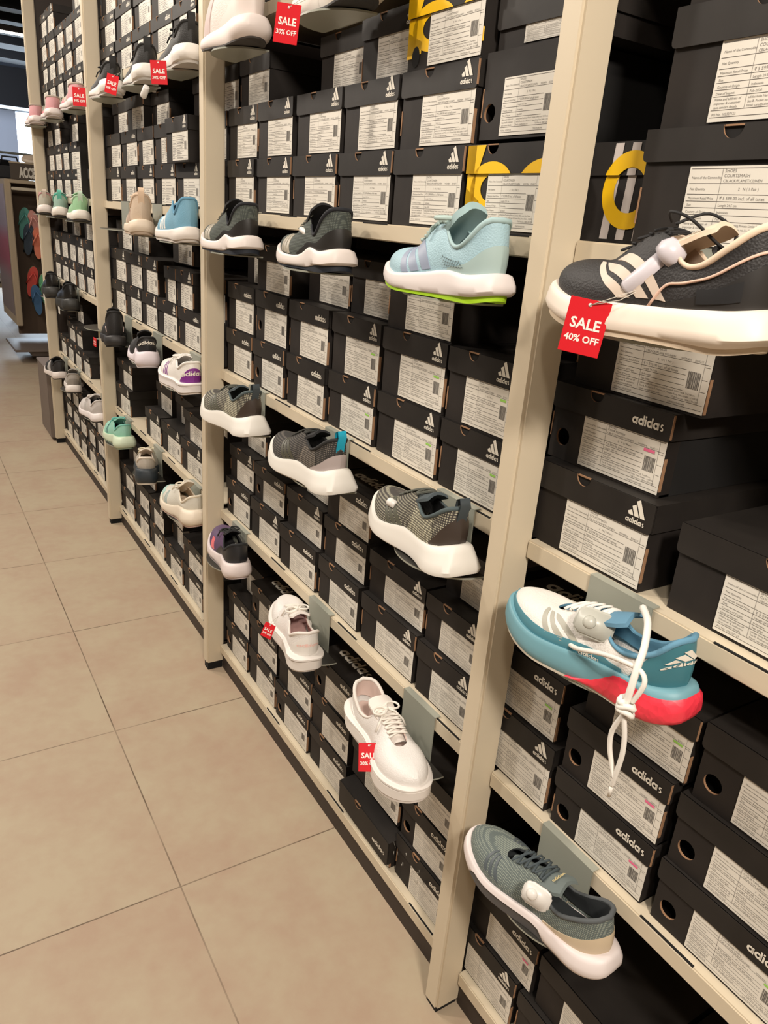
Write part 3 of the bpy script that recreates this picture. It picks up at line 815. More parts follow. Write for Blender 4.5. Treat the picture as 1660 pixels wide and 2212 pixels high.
    # --- three stripes per side
    if st['stripes']:
        c0, pitch_, wd = st['sp']
        for sd in (1, -1):
            for k in range(3):
                qa = c0-pitch_*(k-1)
                sl = st['slant']
                s.patch('stripe', lambda v, qa=qa, sd=sd: sd*(qa-wd/2+sl*(v-.5)), lambda v, qa=qa, sd=sd: sd*(qa+wd/2+sl*(v-.5)), st['sv'][0], st['sv'][1], .0009, STP, up, 3, 10)
    if st['counter']:
        CM = mat('heel_counter_'+nm, st['counter'], .45)
        ch = st.get('chh', .55); cw = st.get('cww', .24)
        s.patch('heel_counter', -cw, cw, .02, lambda a: min(.98, ch*(1-abs(2*a-1)**st.get('cexp', 2.2))+.10), .0010, CM, up, 26, 8)
    if st['toe']:
        TM = mat('toe_cap_'+nm, st['toe'], .5)
        s.patch('toe_cap', lambda v: .80, lambda v: 1., .02, .55, .0010, TM, up, 10, 6); s.patch('toe_cap', lambda v: -.80, lambda v: -1., .02, .55, .0010, TM, up, 10, 6)
    if st['tab']:
        p = s.P1(0); TB = mat('heel_tab_'+nm, st['tab'], .6)
        m = MB(); pts = [p+Vector((-.002, 0, -.030)), p+Vector((-.005, 0, -.012)), p+Vector((-.010, 0, .006)), p+Vector((-.006, 0, .018)), p+Vector((.002, 0, .014)), p+Vector((.004, 0, .002))]
        # flat ribbon loop
        Rb = []
        for a in pts: Rb.append([a+Vector((0, y, 0)) for y in (-.009, -.003, .003, .009)])
        m.grid(Rb); m.grid([[b+Vector((.0014, 0, -.0008)) for b in r] for r in Rb], flip=True)
        m.build('heel_tab', TB, t)
    if extras: extras(s, t, up)
    return t, s
ZD = .0945       # platform height under the rail
def yawrot(deg): return (0, 0, PI/2+math.radians(deg))
def wrap_word(s, polys, pw, name, m, parent, q0, q1, v0, vh, off=.0016, flip=False):
    """print wrapped on the upper: u runs q0 -> q1, height vh in v"""
    mb = MB(); vmax = max(b for q in polys for a, b in q)
    for poly in polys:
        pts = []
        for a, b in poly:
            ra, rb = math.copysign(abs(q0)**.5, q0), math.copysign(abs(q1)**.5, q1); r_ = ra+(rb-ra)*a/pw; q = r_*abs(r_); v = v0+vh*b/vmax
            pts.append(s.c(q, v)+s.n(q, v)*off)
        mb.face(pts)
    return mb.build(name, m, parent)
def world(t, p):
    return Matrix.Translation(t.location) @ t.rotation_euler.to_matrix().to_4x4() @ Vector(p)

WHITE = (232,226,216)
ST = {}
ST['sock'] = S_('blush_sock', vs=.9, mid=(228,216,210), up=(220,209,202), lining=(205,150,145), collar=(224,212,206), stripes=False, tongue_on=False, lacen=0, bow=False, out=(60,55,52),
    zt=[(0,.052),(.15,.050),(.35,.044),(.55,.034),(.8,.026),(1,.034)], zo=[(0,.165),(.12,.168),(.25,.172),(.42,.165),(.5,.150),(.66,.120)], vamp=.46, counter=(226,213,206), chh=.30, cww=.46, outh=.003, smooth_toe=.006, flare=.006)
ST['s2'] = S_('grey_knit_white_sole', mid=(230,224,214), up=(70,72,66), upm=knit_mat('upper_grey_fleck', (40,44,40), (170,170,150)), stripes=False, zt=[(0,.060),(.2,.058),(.4,.05),(.6,.038),(.8,.03),(1,.036)], flare=.010, out=(40,38,36), lace=(60,60,58), outh=.003)
ST['olive'] = S_('dark_green', mid=(226,216,210), up=(66,72,66), upm=knit_mat('upper_dark_green', (56,62,58), (92,98,90), 110, 120, .50), out=(32,38,48), stripe=(158,150,134), collar=(26,28,34), tongue=(20,20,22), lining=(16,16,20), lace=(92,94,84),
    counter=(38,36,34), chh=.42, cww=.50, zt=[(0,.042),(.13,.038),(.3,.042),(.45,.026),(.62,.024),(.82,.030),(1,.036)], outh=lambda t: .004+.009*math.exp(-((t-.12)/.16)**2), zo=[(0,.112),(.06,.110),(.14,.092),(.24,.066),(.33,.070),(.42,.092),(.5,.086),(.66,.064)], tz=.122, sp=(.70, .052, .036), slant=.07, bow=False, tonguex=.34)
ST['sky'] = S_('light_blue', mid=(226,218,216), up=(160,192,203), out=(168,214,40), stripe=(146,156,176), collar=(164,190,192), tongue=(160,188,190), lining=(150,176,180), lace=(176,196,190), counter=(166,188,186), chh=.44, cww=.30,
    zt=[(0,.040),(.12,.038),(.3,.040),(.5,.032),(.75,.026),(1,.032)], outh=lambda t: .0045+.004*math.exp(-((t-.1)/.2)**2), zo=[(0,.110),(.06,.108),(.15,.084),(.24,.072),(.32,.078),(.42,.100),(.50,.096),(.66,.066)], tz=.132, sp=(.62, .086, .060), slant=.12, sv=(.08,.95), lr=.0034, tthk=2.2, bs=1.5, tonguex=.27)
ST['cream'] = S_('black_cream', mid=(238,226,212), up=(40,38,38), out=(214,196,172), stripe=(208,192,176), collar=(228,206,182), tongue=(226,206,182), lining=(200,176,152), lace=(28,27,28), counter=(44,42,41), chh=.46, cww=.34,
    zt=[(0,.044),(.12,.042),(.3,.038),(.5,.036),(.8,.034),(1,.040)], zo=[(0,.120),(.05,.119),(.14,.099),(.24,.080),(.33,.081),(.42,.104),(.48,.106),(.56,.096),(.68,.074)], tz=.122, smooth_toe=.016, sp=(.55, .078, .050), slant=.20, sv=(.10,.78), bow=False, lacen=4, tonguex=.24, prof=[(.2, .0040), (.35, .0060), (.5, .0056), (.64, .0046), (.78, .0040), (.92, .0022), (.98, .0006)])
ST['beige'] = S_('beige', mid=(216,200,180), up=(198,178,156), out=(190,170,150), stripe=(176,152,136), lining=(196,150,120), collar=(204,180,156), tongue=(204,180,156), lace=(206,186,164), tab=(214,186,158), zo=[(0,.120),(.06,.116),(.16,.088),(.25,.080),(.36,.098),(.45,.104),(.66,.076)], tz=.128)
ST['blue'] = S_('steel_blue', vs=.92, mid=(224,216,208), up=(112,160,184), out=(200,192,184), stripe=(226,222,216), collar=(96,146,174), lining=(70,96,118), tongue=(104,152,178), lace=(112,160,184), zo=[(0,.126),(.06,.124),(.14,.092),(.22,.082),(.34,.112),(.42,.114),(.66,.078)], lacen=0, bow=False, tz=.118, sp=(.58,.05,.026))
ST['knit'] = S_('dark_grey_knit', vs=.90, mid=(230,226,218), up=(70,66,62), upm=knit_mat('upper_grey_cream_knit', (66,62,58), (176,172,150), 95, 80, .60), out=(214,208,200), stripe=(86,86,74), collar=(74,86,88), lining=(26,28,30), tongue=(70,80,84), lace=(84,86,78), counter=(62,52,46), chh=.62, cww=.16,
    zt=[(0,.060),(.1,.052),(.28,.044),(.45,.048),(.62,.038),(.82,.034),(1,.052)], zo=[(0,.128),(.06,.124),(.15,.104),(.25,.090),(.34,.096),(.44,.112),(.52,.104),(.66,.082)], tz=.128, sp=(.62,.050,.034), slant=.16, sv=(.04,.92), flare=.006, bow=False, tab=(60,68,72), tmark=(220,216,205), outh=.003, prof=[(.10,.0055),(.25,.0060),(.5,.0045),(.75,.0030),(.93,.0018),(.99,.0006)], tonguex=.29)
ST['knitcyan'] = dict(ST['knit']); ST['knitcyan'].update(name='charcoal_knit_cyan', upm=knit_mat('upper_charcoal_knit', (46,44,42), (120,112,104), 95, 80, .72), counter=(176,164,162), chh=.40, cww=.24, tab=(24,160,190), collar=(36,36,36), tongue=(30,30,32), lining=(14,14,14), stripe=(74,72,60), tmark=(190,214,226), lace=(50,50,46))
ST['teal'] = S_('white_teal_red', vs=.90, mid=(112,160,172), up=(226,222,216), out=(214,206,190), stripe=(170,168,156), collar=(98,146,172), lining=(92,140,164), tongue=(96,140,166), lace=(236,232,224), counter=(62,118,130), chh=.92, cexp=7, cww=.20,
    zt=[(0,.056),(.12,.052),(.3,.046),(.5,.042),(.8,.038),(1,.046)], outh=.0035, zo=[(0,.122),(.05,.120),(.12,.096),(.22,.078),(.33,.076),(.42,.094),(.52,.092),(.68,.074)], tz=.118, sp=(.62,.072,.040), slant=.17, sv=(.12,.80), bow=False, lacen=6, rough=.5)
ST['blackone'] = S_('all_black', mid=(44,42,42), up=(30,29,29), out=(24,24,24), stripe=(34,33,33), lining=(20,20,20), lace=(24,24,24), bow=False, zo=[(0,.135),(.06,.130),(.16,.100),(.25,.088),(.36,.104),(.45,.108),(.66,.080)], tz=.14, stripes=False)
ST['blackwhite'] = S_('black_white_sole', mid=(226,216,222), up=(30,29,30), out=(206,198,200), stripe=(30,29,30), lining=(20,20,20), lace=(24,24,24), bow=False, stripes=False, zt=[(0,.056),(.13,.052),(.3,.058),(.46,.030),(.65,.026),(.85,.036),(1,.044)])
ST['court'] = S_('white_purple_court', obj='sneaker', mid=(228,222,220), up=(230,226,220), out=(216,208,200), stripe=(118,40,128), lining=(200,196,192), lace=(236,232,226), counter=(122,44,134), chh=.62, cww=.15, stripes=True, sp=(.60,.042,.012), prof=[(.2,.0030),(.5,.0030),(.74,.0030),(.80,.0042),(.90,.0042),(.97,.0018)], zt=[(0,.038),(.5,.034),(1,.038)], smooth_toe=.016, zo=[(0,.098),(.06,.096),(.16,.080),(.25,.072),(.36,.086),(.45,.092),(.66,.074)], tz=.108, rough=.4)
ST['purple'] = S_('black_purple', mid=(226,214,212), up=(88,66,98), out=(200,186,184), stripe=(224,112,116), collar=(32,34,36), lining=(24,22,24), tongue=(30,30,32), lace=(38,40,38), counter=(34,35,38), chh=.98, cww=.50, sp=(.62,.032,.020), sv=(.1,.55), zt=[(0,.050),(.13,.046),(.3,.046),(.45,.034),(.65,.030),(1,.040)])
ST['whitecourt'] = S_('white_court', obj='sneaker', vs=.98, mid=(230,224,218), up=(230,226,222), out=(220,212,206), stripe=(230,226,222), collar=(228,220,212), lining=(196,158,152), tongue=(230,222,214), lace=(234,228,218), counter=(232,228,222), chh=.72, cww=.17, stripes=False, prof=[(.2,.0034),(.5,.0034),(.70,.0034),(.74,.0016),(.80,.0046),(.90,.0046),(.97,.0018)], zt=[(0,.044),(.5,.036),(1,.040)], smooth_toe=.018, zo=[(0,.100),(.06,.098),(.14,.084),(.24,.068),(.33,.070),(.42,.092),(.52,.090),(.68,.074)], tz=.112, rough=.42)
ST['whitefront'] = dict(ST['whitecourt']); ST['whitefront'].update(name='white_court_front', lacen=7, lining=(226,204,194), bow=True)
ST['sage'] = S_('sage_grey_knit', vs=.94, mid=(228,218,216), up=(116,126,122), upm=knit_mat('upper_sage_knit', (92,102,100), (138,146,136), 120, 110, .50), out=(82,80,80), stripe=(80,88,92), collar=(84,88,90), lining=(40,44,46), tongue=(104,114,112), lace=(66,76,80), counter=(206,188,160), chh=.46, cww=.34,
    zt=[(0,.044),(.12,.038),(.28,.032),(.5,.032),(.8,.030),(1,.034)], outh=lambda t: .003+.014*sstep(.30,.36,t)*(1-sstep(.80,.86,t)), zo=[(0,.106),(.05,.104),(.14,.090),(.25,.070),(.33,.066),(.42,.084),(.52,.082),(.68,.066)], tz=.100, sp=(.75,.048,.024), slant=.10, sv=(.22,.82), flare=.004, bow=False, tmark=(226,206,150), xh=.012)
ST['mint'] = S_('mint_green', mid=(206,220,194), up=(146,200,180), out=(150,170,150), stripe=(52,96,96), lining=(110,160,150), collar=(120,186,170), tongue=(130,190,172), lace=(110,196,186), zt=[(0,.056),(.15,.052),(.3,.048),(.5,.036),(.8,.030),(1,.036)], sp=(.60,.03,.008), flare=.008)
ST['pearl'] = S_('cream_grey_dark_heel', mid=(46,54,60), up=(176,168,156), out=(214,204,190), stripe=(190,184,172), lining=(214,200,184), collar=(220,208,192), tongue=(220,208,192), lace=(214,206,180), zt=[(0,.062),(.15,.058),(.3,.046),(.5,.034),(.8,.03),(1,.036)], stripes=False)
ST['creammint'] = S_('cream_mint', mid=(228,216,198), up=(206,202,190), out=(196,170,160), stripe=(150,168,166), lining=(216,196,170), collar=(222,212,192), tongue=(224,214,196), lace=(226,218,200), toe=(178,212,204), zt=[(0,.060),(.15,.056),(.3,.052),(.5,.036),(.8,.030),(1,.036)], tz=.132, sp=(.66,.03,.010), flare=.008)
ST['bw3'] = S_('black_white_stripes', mid=(220,210,204), up=(34,33,34), stripe=(222,216,210), lining=(20,20,20), lace=(26,26,26), bow=False)
ST['greyrun'] = S_('light_grey', mid=(228,220,214), up=(160,154,146), stripe=(180,174,168), lining=(70,72,76), lace=(196,190,184), bow=False, counter=(140,134,126), chh=.5, cww=.2)
ST['palegrey'] = S_('pale_grey', mid=(230,222,220), up=(196,190,186), stripe=(180,176,172), lining=(60,62,68), lace=(214,208,202), counter=(184,178,174))
ST['gloss'] = S_('glossy_black', mid=(52,52,50), up=(26,26,26), out=(22,22,22), stripe=(26,26,26), lining=(18,18,18), lace=(22,22,22), rough=.25, stripes=False, bow=False, zt=[(0,.060),(.15,.056),(.4,.050),(.7,.044),(1,.050)], zo=[(0,.130),(.06,.126),(.16,.104),(.25,.096),(.36,.108),(.45,.110),(.66,.088)], tz=.136)
ST['greypink'] = S_('grey_pink', mid=(224,214,208), up=(176,172,158), stripe=(206,130,134), lining=(150,110,112), lace=(206,140,144), collar=(190,140,140), stripes=False, tab=(196,180,166))
ST['mintgrey'] = S_('mint_grey', mid=(226,218,208), up=(150,180,166), lining=(60,130,118), lace=(80,170,150), stripes=False, collar=(76,166,146), tab=(90,176,156))
ST['mintwhite'] = S_('mint_white', mid=(230,224,214), up=(148,192,150), lining=(170,190,170), lace=(226,226,220), collar=(170,200,170), stripe=(226,226,220), stripes=False, tab=(190,210,190))
ST['chunk'] = S_('black_chunky_white_sole', vs=.66, mid=(228,222,214), up=(34,33,32), out=(196,190,182), stripe=(60,62,54), lining=(20,20,20), lace=(24,24,24), zt=[(0,.070),(.15,.068),(.35,.056),(.55,.040),(.8,.030),(1,.036)], zo=[(0,.150),(.06,.146),(.16,.112),(.25,.104),(.36,.122),(.45,.124),(.66,.090)], tz=.158, flare=.006, tab=(24,24,24), bow=True, stripes=False)
ST['pink'] = S_('pink_strap', vs=.68, mid=(222,210,206), up=(206,150,154), out=(200,188,184), stripe=(244,130,140), lining=(60,50,48), lace=(190,176,166), collar=(176,160,148), bow=False, lacen=3, zo=[(0,.128),(.06,.128),(.14,.124),(.25,.118),(.36,.112),(.45,.104),(.66,.076)], tz=.116, zt=[(0,.054),(.3,.048),(.6,.034),(1,.036)], sp=(.62,.03,.014), tongue=(170,158,146))

PROTO = {}
SHOES = {}
def place(key, style, rk, x, y, yaw_, label, group, extras=None):
    loc = (x, y, RAILS[rk]-ZD+.0012); rot = yawrot(yaw_)
    st = ST[style]; obj = st.get('obj', 'running_shoe')
    if style in PROTO: t = dup(PROTO[style][0], loc, rot, label, group); s = PROTO[style][1]
    else:
        t, s = make_shoe(st, label, 'shoe', obj, loc, rot, group, extras); PROTO[style] = (t, s)
    SHOES[key] = (t, s)
    return t, s
GA, GB, GC = 'display shoes hanging left of the nearest post', 'display shoes in the third bay from the right', 'display shoes in the farthest bay'
G1 = 'display shoes right of the nearest post'
def sm_(P, n=6):
    P = [Vector(p) for p in P]; out = []
    for i in range(len(P)-1):
        p0, p1, p2, p3 = P[max(i-1,0)], P[i], P[i+1], P[min(i+2,len(P)-1)]
        for k in range(n):
            t = k/n; out.append(.5*((2*p1)+(-p0+p2)*t+(2*p0-5*p1+4*p2-p3)*t*t+(-p0+3*p1-3*p2+p3)*t**3))
    return out+[P[-1]]
def ex_cream(s, t, up):
    m = MB()
    for sd in (1, -1):     # piping sweeping up from the midsole to the heel
        m.tube([s.c(sd*q, interp([(0,.70),(.12,.66),(.24,.54),(.34,.34),(.42,.02)], q))+s.n(sd*q, interp([(0,.70),(.12,.66),(.24,.54),(.34,.34),(.42,.02)], q))*.0016 for q in [.42*k/26 for k in range(27)][::-1]], .0015, 6)
    k = MB()
    k.tube(sm_([(.118,.012,.118),(.108,.030,.126),(.085,.028,.120),(.066,.006,.100),(.058,-.010,.092)]), .0017, 6); k.tube(sm_([(.120,.002,.116),(.100,-.022,.128),(.070,-.026,.112),(.058,-.004,.094)]), .0017, 6)
    k.tube(sm_([(.060,-.010,.090),(.068,.004,.096),(.058,.016,.090),(.050,.004,.088),(.060,-.010,.090)]), .0024, 6)
    k.build('loose_cord', mat('black_cord', (26,25,26), .7), t)
    m.build('piping', mat('blush_piping', (222,186,166), .6), up)
    s.patch('heel_inlay', .06, .21, .14, .40, .0022, mat('heel_inlay_black', (24,24,26), .7), up, 8, 6)
def ex_teal(s, t, up):
    idx = [i for i, q in enumerate(s.loop) if abs(q) < .50]; idx.sort(key=lambda i: s.loop[i])
    G = []
    for f_, o_ in ((0, .0020), (.12, .0040), (.35, .0050), (.6, .0048), (.85, .0042), (1, .0026), (1.02, -.004)):
        R_ = s.ringpts(0, o_); row = []
        for i in idx:
            a = abs(s.loop[i]); hh = .036*(1-sstep(.22, .50, a))+.0005
            p = R_[i]; row.append(Vector((p.x, p.y, p.z+.0035+hh*f_)))
        G.append(row)
    m = MB(); m.grid(G); m.build('heel_cushion', mat('heel_cushion_red', (240,60,78), .4, bump='voronoi', bscale=110, bstr=.5), t, weld=True)
    for sd in (1, -1): s.patch('mudguard', sd*.24, sd*1.0, .01, lambda a: .22+.06*math.sin(a*5), .0010, mat('teal_mudguard', (78,134,148), .5), up, 22, 5)
    wrap_word(s, MT, MTW, 'heel_logo', LOGO, up, .07, -.012, .52, .30, .0026)
    wrap_word(s, WM, WMW, 'side_word', LOGO, up, .47, .36, .05, .09, .0024)
def ex_sage(s, t, up): pass
def ex_court(s, t, up): wrap_word(s, WM, WMW, 'heel_word', LOGO, up, .10, -.06, .36, .22)
def ex_wc(s, t, up): wrap_word(s, WM, WMW, 'heel_word', mat('blush_print', (240,200,190), .6), up, .05, -.05, .42, .14)
def ex_bw(s, t, up): wrap_word(s, WM, WMW, 'heel_word', LOGO, up, .08, -.04, .52, .22)
def ex_sock(s, t, up):
    s.patch('forefoot_strap', .62, .74, .02, .98, .0016, mat('mauve_strap', (196,176,172), .6), up, 4, 10)
    s.patch('toe_band', .76, .98, .55, .97, .0012, mat('peach_band', (226,160,134), .6), up, 6, 5)
def ex_sky(s, t, up):
    m = MB()
    for r in range(3):
        for k in range(8):
            q = .34-.022*k-.012*r; v = .30-.075*r+.012*k; p = s.c(q, v)+s.n(q, v)*.0018; m.tube([p-Vector((.0010,0,-.0003)), p+Vector((.0010,0,.0003))], .0008, 5)
    m.build('perforations', mat('grey_perforation', (110,126,128), .7), up)
def ex_pink(s, t, up):
    s.patch('side_strap', lambda v: .40+.10*v, lambda v: .50+.08*v, .02, .98, .0014, mat('taupe_strap', (190,178,166), .6), up, 4, 10)
def ex_black(s, t, up):
    for sd in (1, -1):
        m = MB(); m.tube([s.c(sd*q, v)+s.n(sd*q, v)*.0016 for q, v in ((.10,.25),(.13,.55),(.17,.62),(.20,.52))], .0016, 6); m.build('reflective_stroke', mat('pale_stroke', (196,176,170), .5), up)
def ex_knit(s, t, up):
    for sd in (1, -1): s.patch('mesh_panel', lambda v: sd*.13, lambda v: sd*(.42-.10*v), .03, .96, .0008, knit_mat('cream_mesh_panel', (92,88,78), (206,202,176), 85, 75, .48), up, 12, 10)
def ex_knitc(s, t, up):
    for sd in (1, -1): s.patch('mesh_panel', lambda v: sd*.16, lambda v: sd*(.44-.14*v), .03, .90, .0008, knit_mat('taupe_mesh_panel', (58,54,50), (140,130,118), 85, 75, .50), up, 12, 10)
D_ = {'knit': ex_knit, 'knitcyan': ex_knitc, 'sock': ex_sock, 'cream': ex_cream, 'teal': ex_teal, 'court': ex_court, 'whitecourt': ex_wc, 'blackwhite': ex_bw, 'sky': ex_sky, 'pink': ex_pink, 'blackone': ex_black}
for key, style, rk, x, y, yw, lb, g in (
 ('S1','sock','r0',-.008,1.682,0,'blush white sock-like high shoe with mauve strap under the top rail', GA),
 ('S2','s2','r0',-.008,1.229,-4,'grey knit shoe with thick white sole cut by the top edge', GA),
 ('S9','olive','r1',-.008,1.692,0,'dark green shoe with wavy white sole directly beside the second post', GA),
 ('S10','olive','r1',-.008,1.258,-3,'dark green shoe with white security pin, between another green and light blue shoe', GA),
 ('S11','sky','r1',-.008,.816,0,'light blue running shoe with lime green outsole left of the nearest post', GA),
 ('S12','cream','r1',-.008,.424,3,'black shoe with cream lining and three cream stripes at the right edge', G1),
 ('S13','beige','r1',-.045,2.467,-12,'beige running shoe seen from behind beside a steel blue shoe', GB),
 ('S14','blue','r1',-.008,2.118,-2,'steel blue laceless shoe with three white stripes and white sole', GB),
 ('S18','knit','r2',-.008,1.646,5,'dark grey knit shoe with cream mesh heel beside the second post', GA),
 ('S19','knitcyan','r2',-.008,1.219,3,'charcoal knit shoe with bright cyan heel pull tab', GA),
 ('S20','knit','r2',-.008,.829,-4,'dark grey knit shoe with white sole nearest the nearest post', GA),
 ('S21','teal','r2',.0,.414,5,'white and teal shoe with red heel sole and dangling white lace', G1),
 ('S22','blackone','r2',-.040,2.904,-10,'all black shoe seen from behind with pale heel strokes', GB),
 ('S23','blackwhite','r2',-.028,2.505,-8,'black shoe with white word on its heel and wavy white sole', GB),
 ('S24','court','r2',-.008,2.10,0,'white sneaker with purple heel patch and purple stripes', GB),
 ('S27','purple','r3',-.012,1.729,-8,'purple and black shoe with salmon stripes beside the second post', GA),
 ('S28','whitecourt','r3',-.040,1.252,-12,'white court sneaker seen from behind with red tag on its side', GA),
 ('S29','whitefront','r3',-.017,1.070,174,'white court sneaker with its toe pointing towards the viewer', GA),
 ('S30','sage','r3',.005,.428,6,'sage grey knit shoe with sand coloured heel and square white tag', G1),
 ('S31','mint','r3',.0,2.987,0,'mint green shoe with pale green sole beside the third post', GB),
 ('S32','pearl','r3',-.040,2.545,-16,'cream and grey shoe with shiny dark heel sole', GB),
 ('S33','creammint','r3',.005,2.119,4,'cream running shoe with mint toe area and thick cream sole', GB),
 ('S34','bw3','r3',-.008,4.353,3,'black shoe with white stripes and white sole at the farthest post', GC),
 ('S35','greyrun','r3',-.008,4.009,-10,'grey shoe with white sole seen from behind in the farthest bay', GC),
 ('S36','palegrey','r3',.0,3.415,4,'pale grey shoe with white sole beside the third post', GC),
 ('S25','gloss','r2',-.008,4.42,-6,'glossy all black shoe at the farthest post with small white tag', GC),
 ('S26','gloss','r2',-.008,3.90,-2,'glossy all black shoe, right one of the two with white tags', GC),
 ('S15','greypink','r1',-.008,4.46,-10,'grey and pink shoe at the farthest post', GC),
 ('S16','mintgrey','r1',-.008,4.04,-12,'grey shoe with mint collar between the grey-pink and pale green shoes', GC),
 ('S17','mintwhite','r1',-.008,3.56,-7,'pale green and white shoe left of the third post', GC),
 ('S3','chunk','r0',-.008,2.09,-4,'black shoe with chunky white sole and red tag beside second post', GB),
 ('S4','chunk','r0',-.008,2.487,-7,'black shoe with chunky white sole and long looped tag, middle of three', GB),
 ('S5','chunk','r0',-.008,2.90,-2,'black shoe with chunky white sole beside the third post', GB),
 ('S6','pink','r0',-.008,4.50,-5,'pink strapped shoe at the farthest post', GC),
 ('S7','pink','r0',-.008,4.02,-6,'pink strapped shoe, middle of the three pink ones', GC),
 ('S8','pink','r0',-.008,3.46,-2,'pink strapped shoe with red tag left of the third post', GC)):
    t_, s_ = place(key, style, rk, x, y, yw, lb, g, D_.get(style))
# ------------------------------------------------------------------ brackets with platforms
def bracket_proto():
    t = thing('shoe_display_bracket', '', 'bracket', (0,0,0))
    m = MB(); m.bbox(PD-.0035, PD-.0010, -.052, .052, -.098, .0014, .0007); m.box(PD-.0035, PD+.010, -.052, .052, .0006, .0022)
    m.build('hook_plate', BRK, t)
    m = MB(); pts = []
    for k in range(33):
        a = PI*k/32; pts.append((PD-.004-.088*math.sin(a)**.9, -.098*math.cos(a)))
    z0, z1 = -ZD-.0032, -ZD
    top = [(x, y, z1) for x, y in pts]; bot = [(x, y, z0) for x, y in pts]
    m.face(top, 0); m.face(bot[::-1], 1)
    for i in range(len(pts)): j = (i+1) % len(pts); m.face([top[i], bot[i], bot[j], top[j]], 1)
    m.build('platform', [BRKD, BRK], t, weld=True)
    return t
BRP = None
LBS = {'S1':'the blush white high shoe','S2':'the grey knit shoe at the top edge','S9':'the left dark green shoe','S10':'the right dark green shoe','S11':'the light blue lime-soled shoe','S12':'the black and cream shoe','S13':'the beige shoe','S14':'the steel blue shoe','S18':'the left dark grey knit shoe','S19':'the cyan-tabbed shoe','S20':'the right dark grey knit shoe','S21':'the white and teal shoe','S22':'the all black shoe','S23':'the black white-soled shoe','S24':'the purple-heeled white sneaker','S27':'the purple shoe','S28':'the white sneaker seen from behind','S29':'the white sneaker pointing forward','S30':'the sage grey shoe','S31':'the mint green shoe','S32':'the cream shoe with dark heel','S33':'the cream and mint shoe','S34':'the black striped far shoe','S35':'the grey far shoe','S36':'the pale grey far shoe','S25':'the left glossy black shoe','S26':'the right glossy black shoe','S15':'the grey-pink shoe','S16':'the mint-collared shoe','S17':'the pale green shoe','S3':'the chunky black shoe at the second post','S4':'the middle chunky black shoe','S5':'the chunky black shoe at the third post','S6':'the farthest pink shoe','S7':'the middle pink shoe','S8':'the nearest pink shoe'}
def bracket(y, z, label):
    global BRP
    if BRP is None: BRP = bracket_proto(); BRP.location = (0, y, z); BRP['label'] = label; BRP['group'] = 'shoe brackets hooked on the rails'; return BRP
    return dup(BRP, (0, y, z), (0,0,0), label, 'shoe brackets hooked on the rails')
BY = dict(S12=.573, S29=.950, S30=.558, S21=.560, S20=.915, S19=1.33, S18=1.76, S28=1.365)
for k, (t, s) in SHOES.items():
    rk = min(RAILS, key=lambda r: abs(RAILS[r]-ZD-t.location.z))
    y = BY.get(k, t.location.y+.14)
    bracket(y, RAILS[rk], f'grey metal bracket and platform carrying {LBS[k]}')
bracket(3.43, RAILS['r2'], 'empty grey bracket with bare oval platform in the farthest bay')
bracket(3.02, RAILS['r1'], 'empty grey bracket with bare platform beside the third post')
# ------------------------------------------------------------------ tags
REDC = mat('red_tag_card', (214,34,44), .35); TAGW = mat('tag_white_print', (240,236,228), .5); STRG = mat('clear_string', (196,190,178), .4)
TXT = {}
def sale_tag(loc, rz, rx, sz, label, l2='30% OFF', hang=None, ry=0.):
    t = thing('sale_tag', label, 'tag', loc, (rx, ry, rz), 'red sale tags on the shoes')
    w, h = .0235*sz, .031*sz
    m = MB(); m.bbox(-.0004, .0004, -w, w, -h, h, .0003); cd = m.build('card', REDC, t)
    for txt, size, zz in (('SALE', .0165*sz, -.002*sz), (l2, .0108*sz, -.017*sz)):
        if (txt,) not in TXT: TXT[(txt,)] = text_polys(txt, 1, .025)
        v, f = TXT[(txt,)]; wd = max(a for a, b in v)
        m = MB(); m.add([(-.0007, (wd/2-a)*size, zz+b*size) for a, b in v], f); m.build('printed_words', TAGW, cd)
    m = MB(); m.lathe([(.0001, -.0001), (.0022*sz, -.0001), (.0022*sz, .0002)], Matrix.Translation((-.0006, 0, h-.006*sz)) @ Matrix.Rotation(-PI/2, 4, 'Y'), 12); m.build('eyelet', TAGW, cd)
    if hang:
        M_ = (Matrix.Translation(loc) @ t.rotation_euler.to_matrix().to_4x4()).inverted()
        a = Vector((-.0008, 0, h-.006*sz)); b = M_ @ Vector(hang); mid = (a+b)/2+Vector((-.004, 0, -.002))
        m = MB(); m.tube([a, mid+Vector((0,.003,0)), b], .0005, 5); m.tube([a, mid-Vector((0,.004,.001)), b], .0005, 5); m.build('string', STRG, t)
    return t
sale_tag((-.074, .5885, 1.3065), .62, .10, .94, 'red sale tag reading forty percent off on the black and cream shoe', '40% OFF', (-.043, .545, 1.353))
sale_tag((-.080, 1.3687, 1.6963), .72, .12, .95, 'red sale tag under the grey knit shoe at the top edge', '30% OFF', (-.035, 1.34, 1.75))
sale_tag((-.080, 2.1303, 1.6998), 1.05, -.05, .85, 'red sale tag hanging left of the chunky black shoe at second post', '30% OFF', (-.035, 2.24, 1.75))
sale_tag((-.076, 2.6386, 1.7197), .8, .25, .85, 'dark red sale tag tilted between two chunky black shoes', '30% OFF', (-.04, 2.68, 1.76))
sale_tag((-.080, 3.098, 1.7221), 1.15, 0, .95, 'red sale tag in front of the third post beside the pink shoes', '30% OFF', (-.03, 3.2, 1.77))
sale_tag((-.086, 1.366, .522), .75, .25, .55, 'small red sale tag lying on the side of the rear white sneaker', '30% OFF', (-.06, 1.37, .55), .3)
sale_tag((-.082, .920, .499), .85, -.15, .80, 'red sale tag lying over the laces of the forward-pointing white sneaker', '30% OFF', (-.030, .93, .535), .55)
sale_tag((-.075, 3.0998, .877), .2, .1, .55, 'tiny red sale tag beside the all black shoe', '30% OFF', (-.045, 3.05, .90))
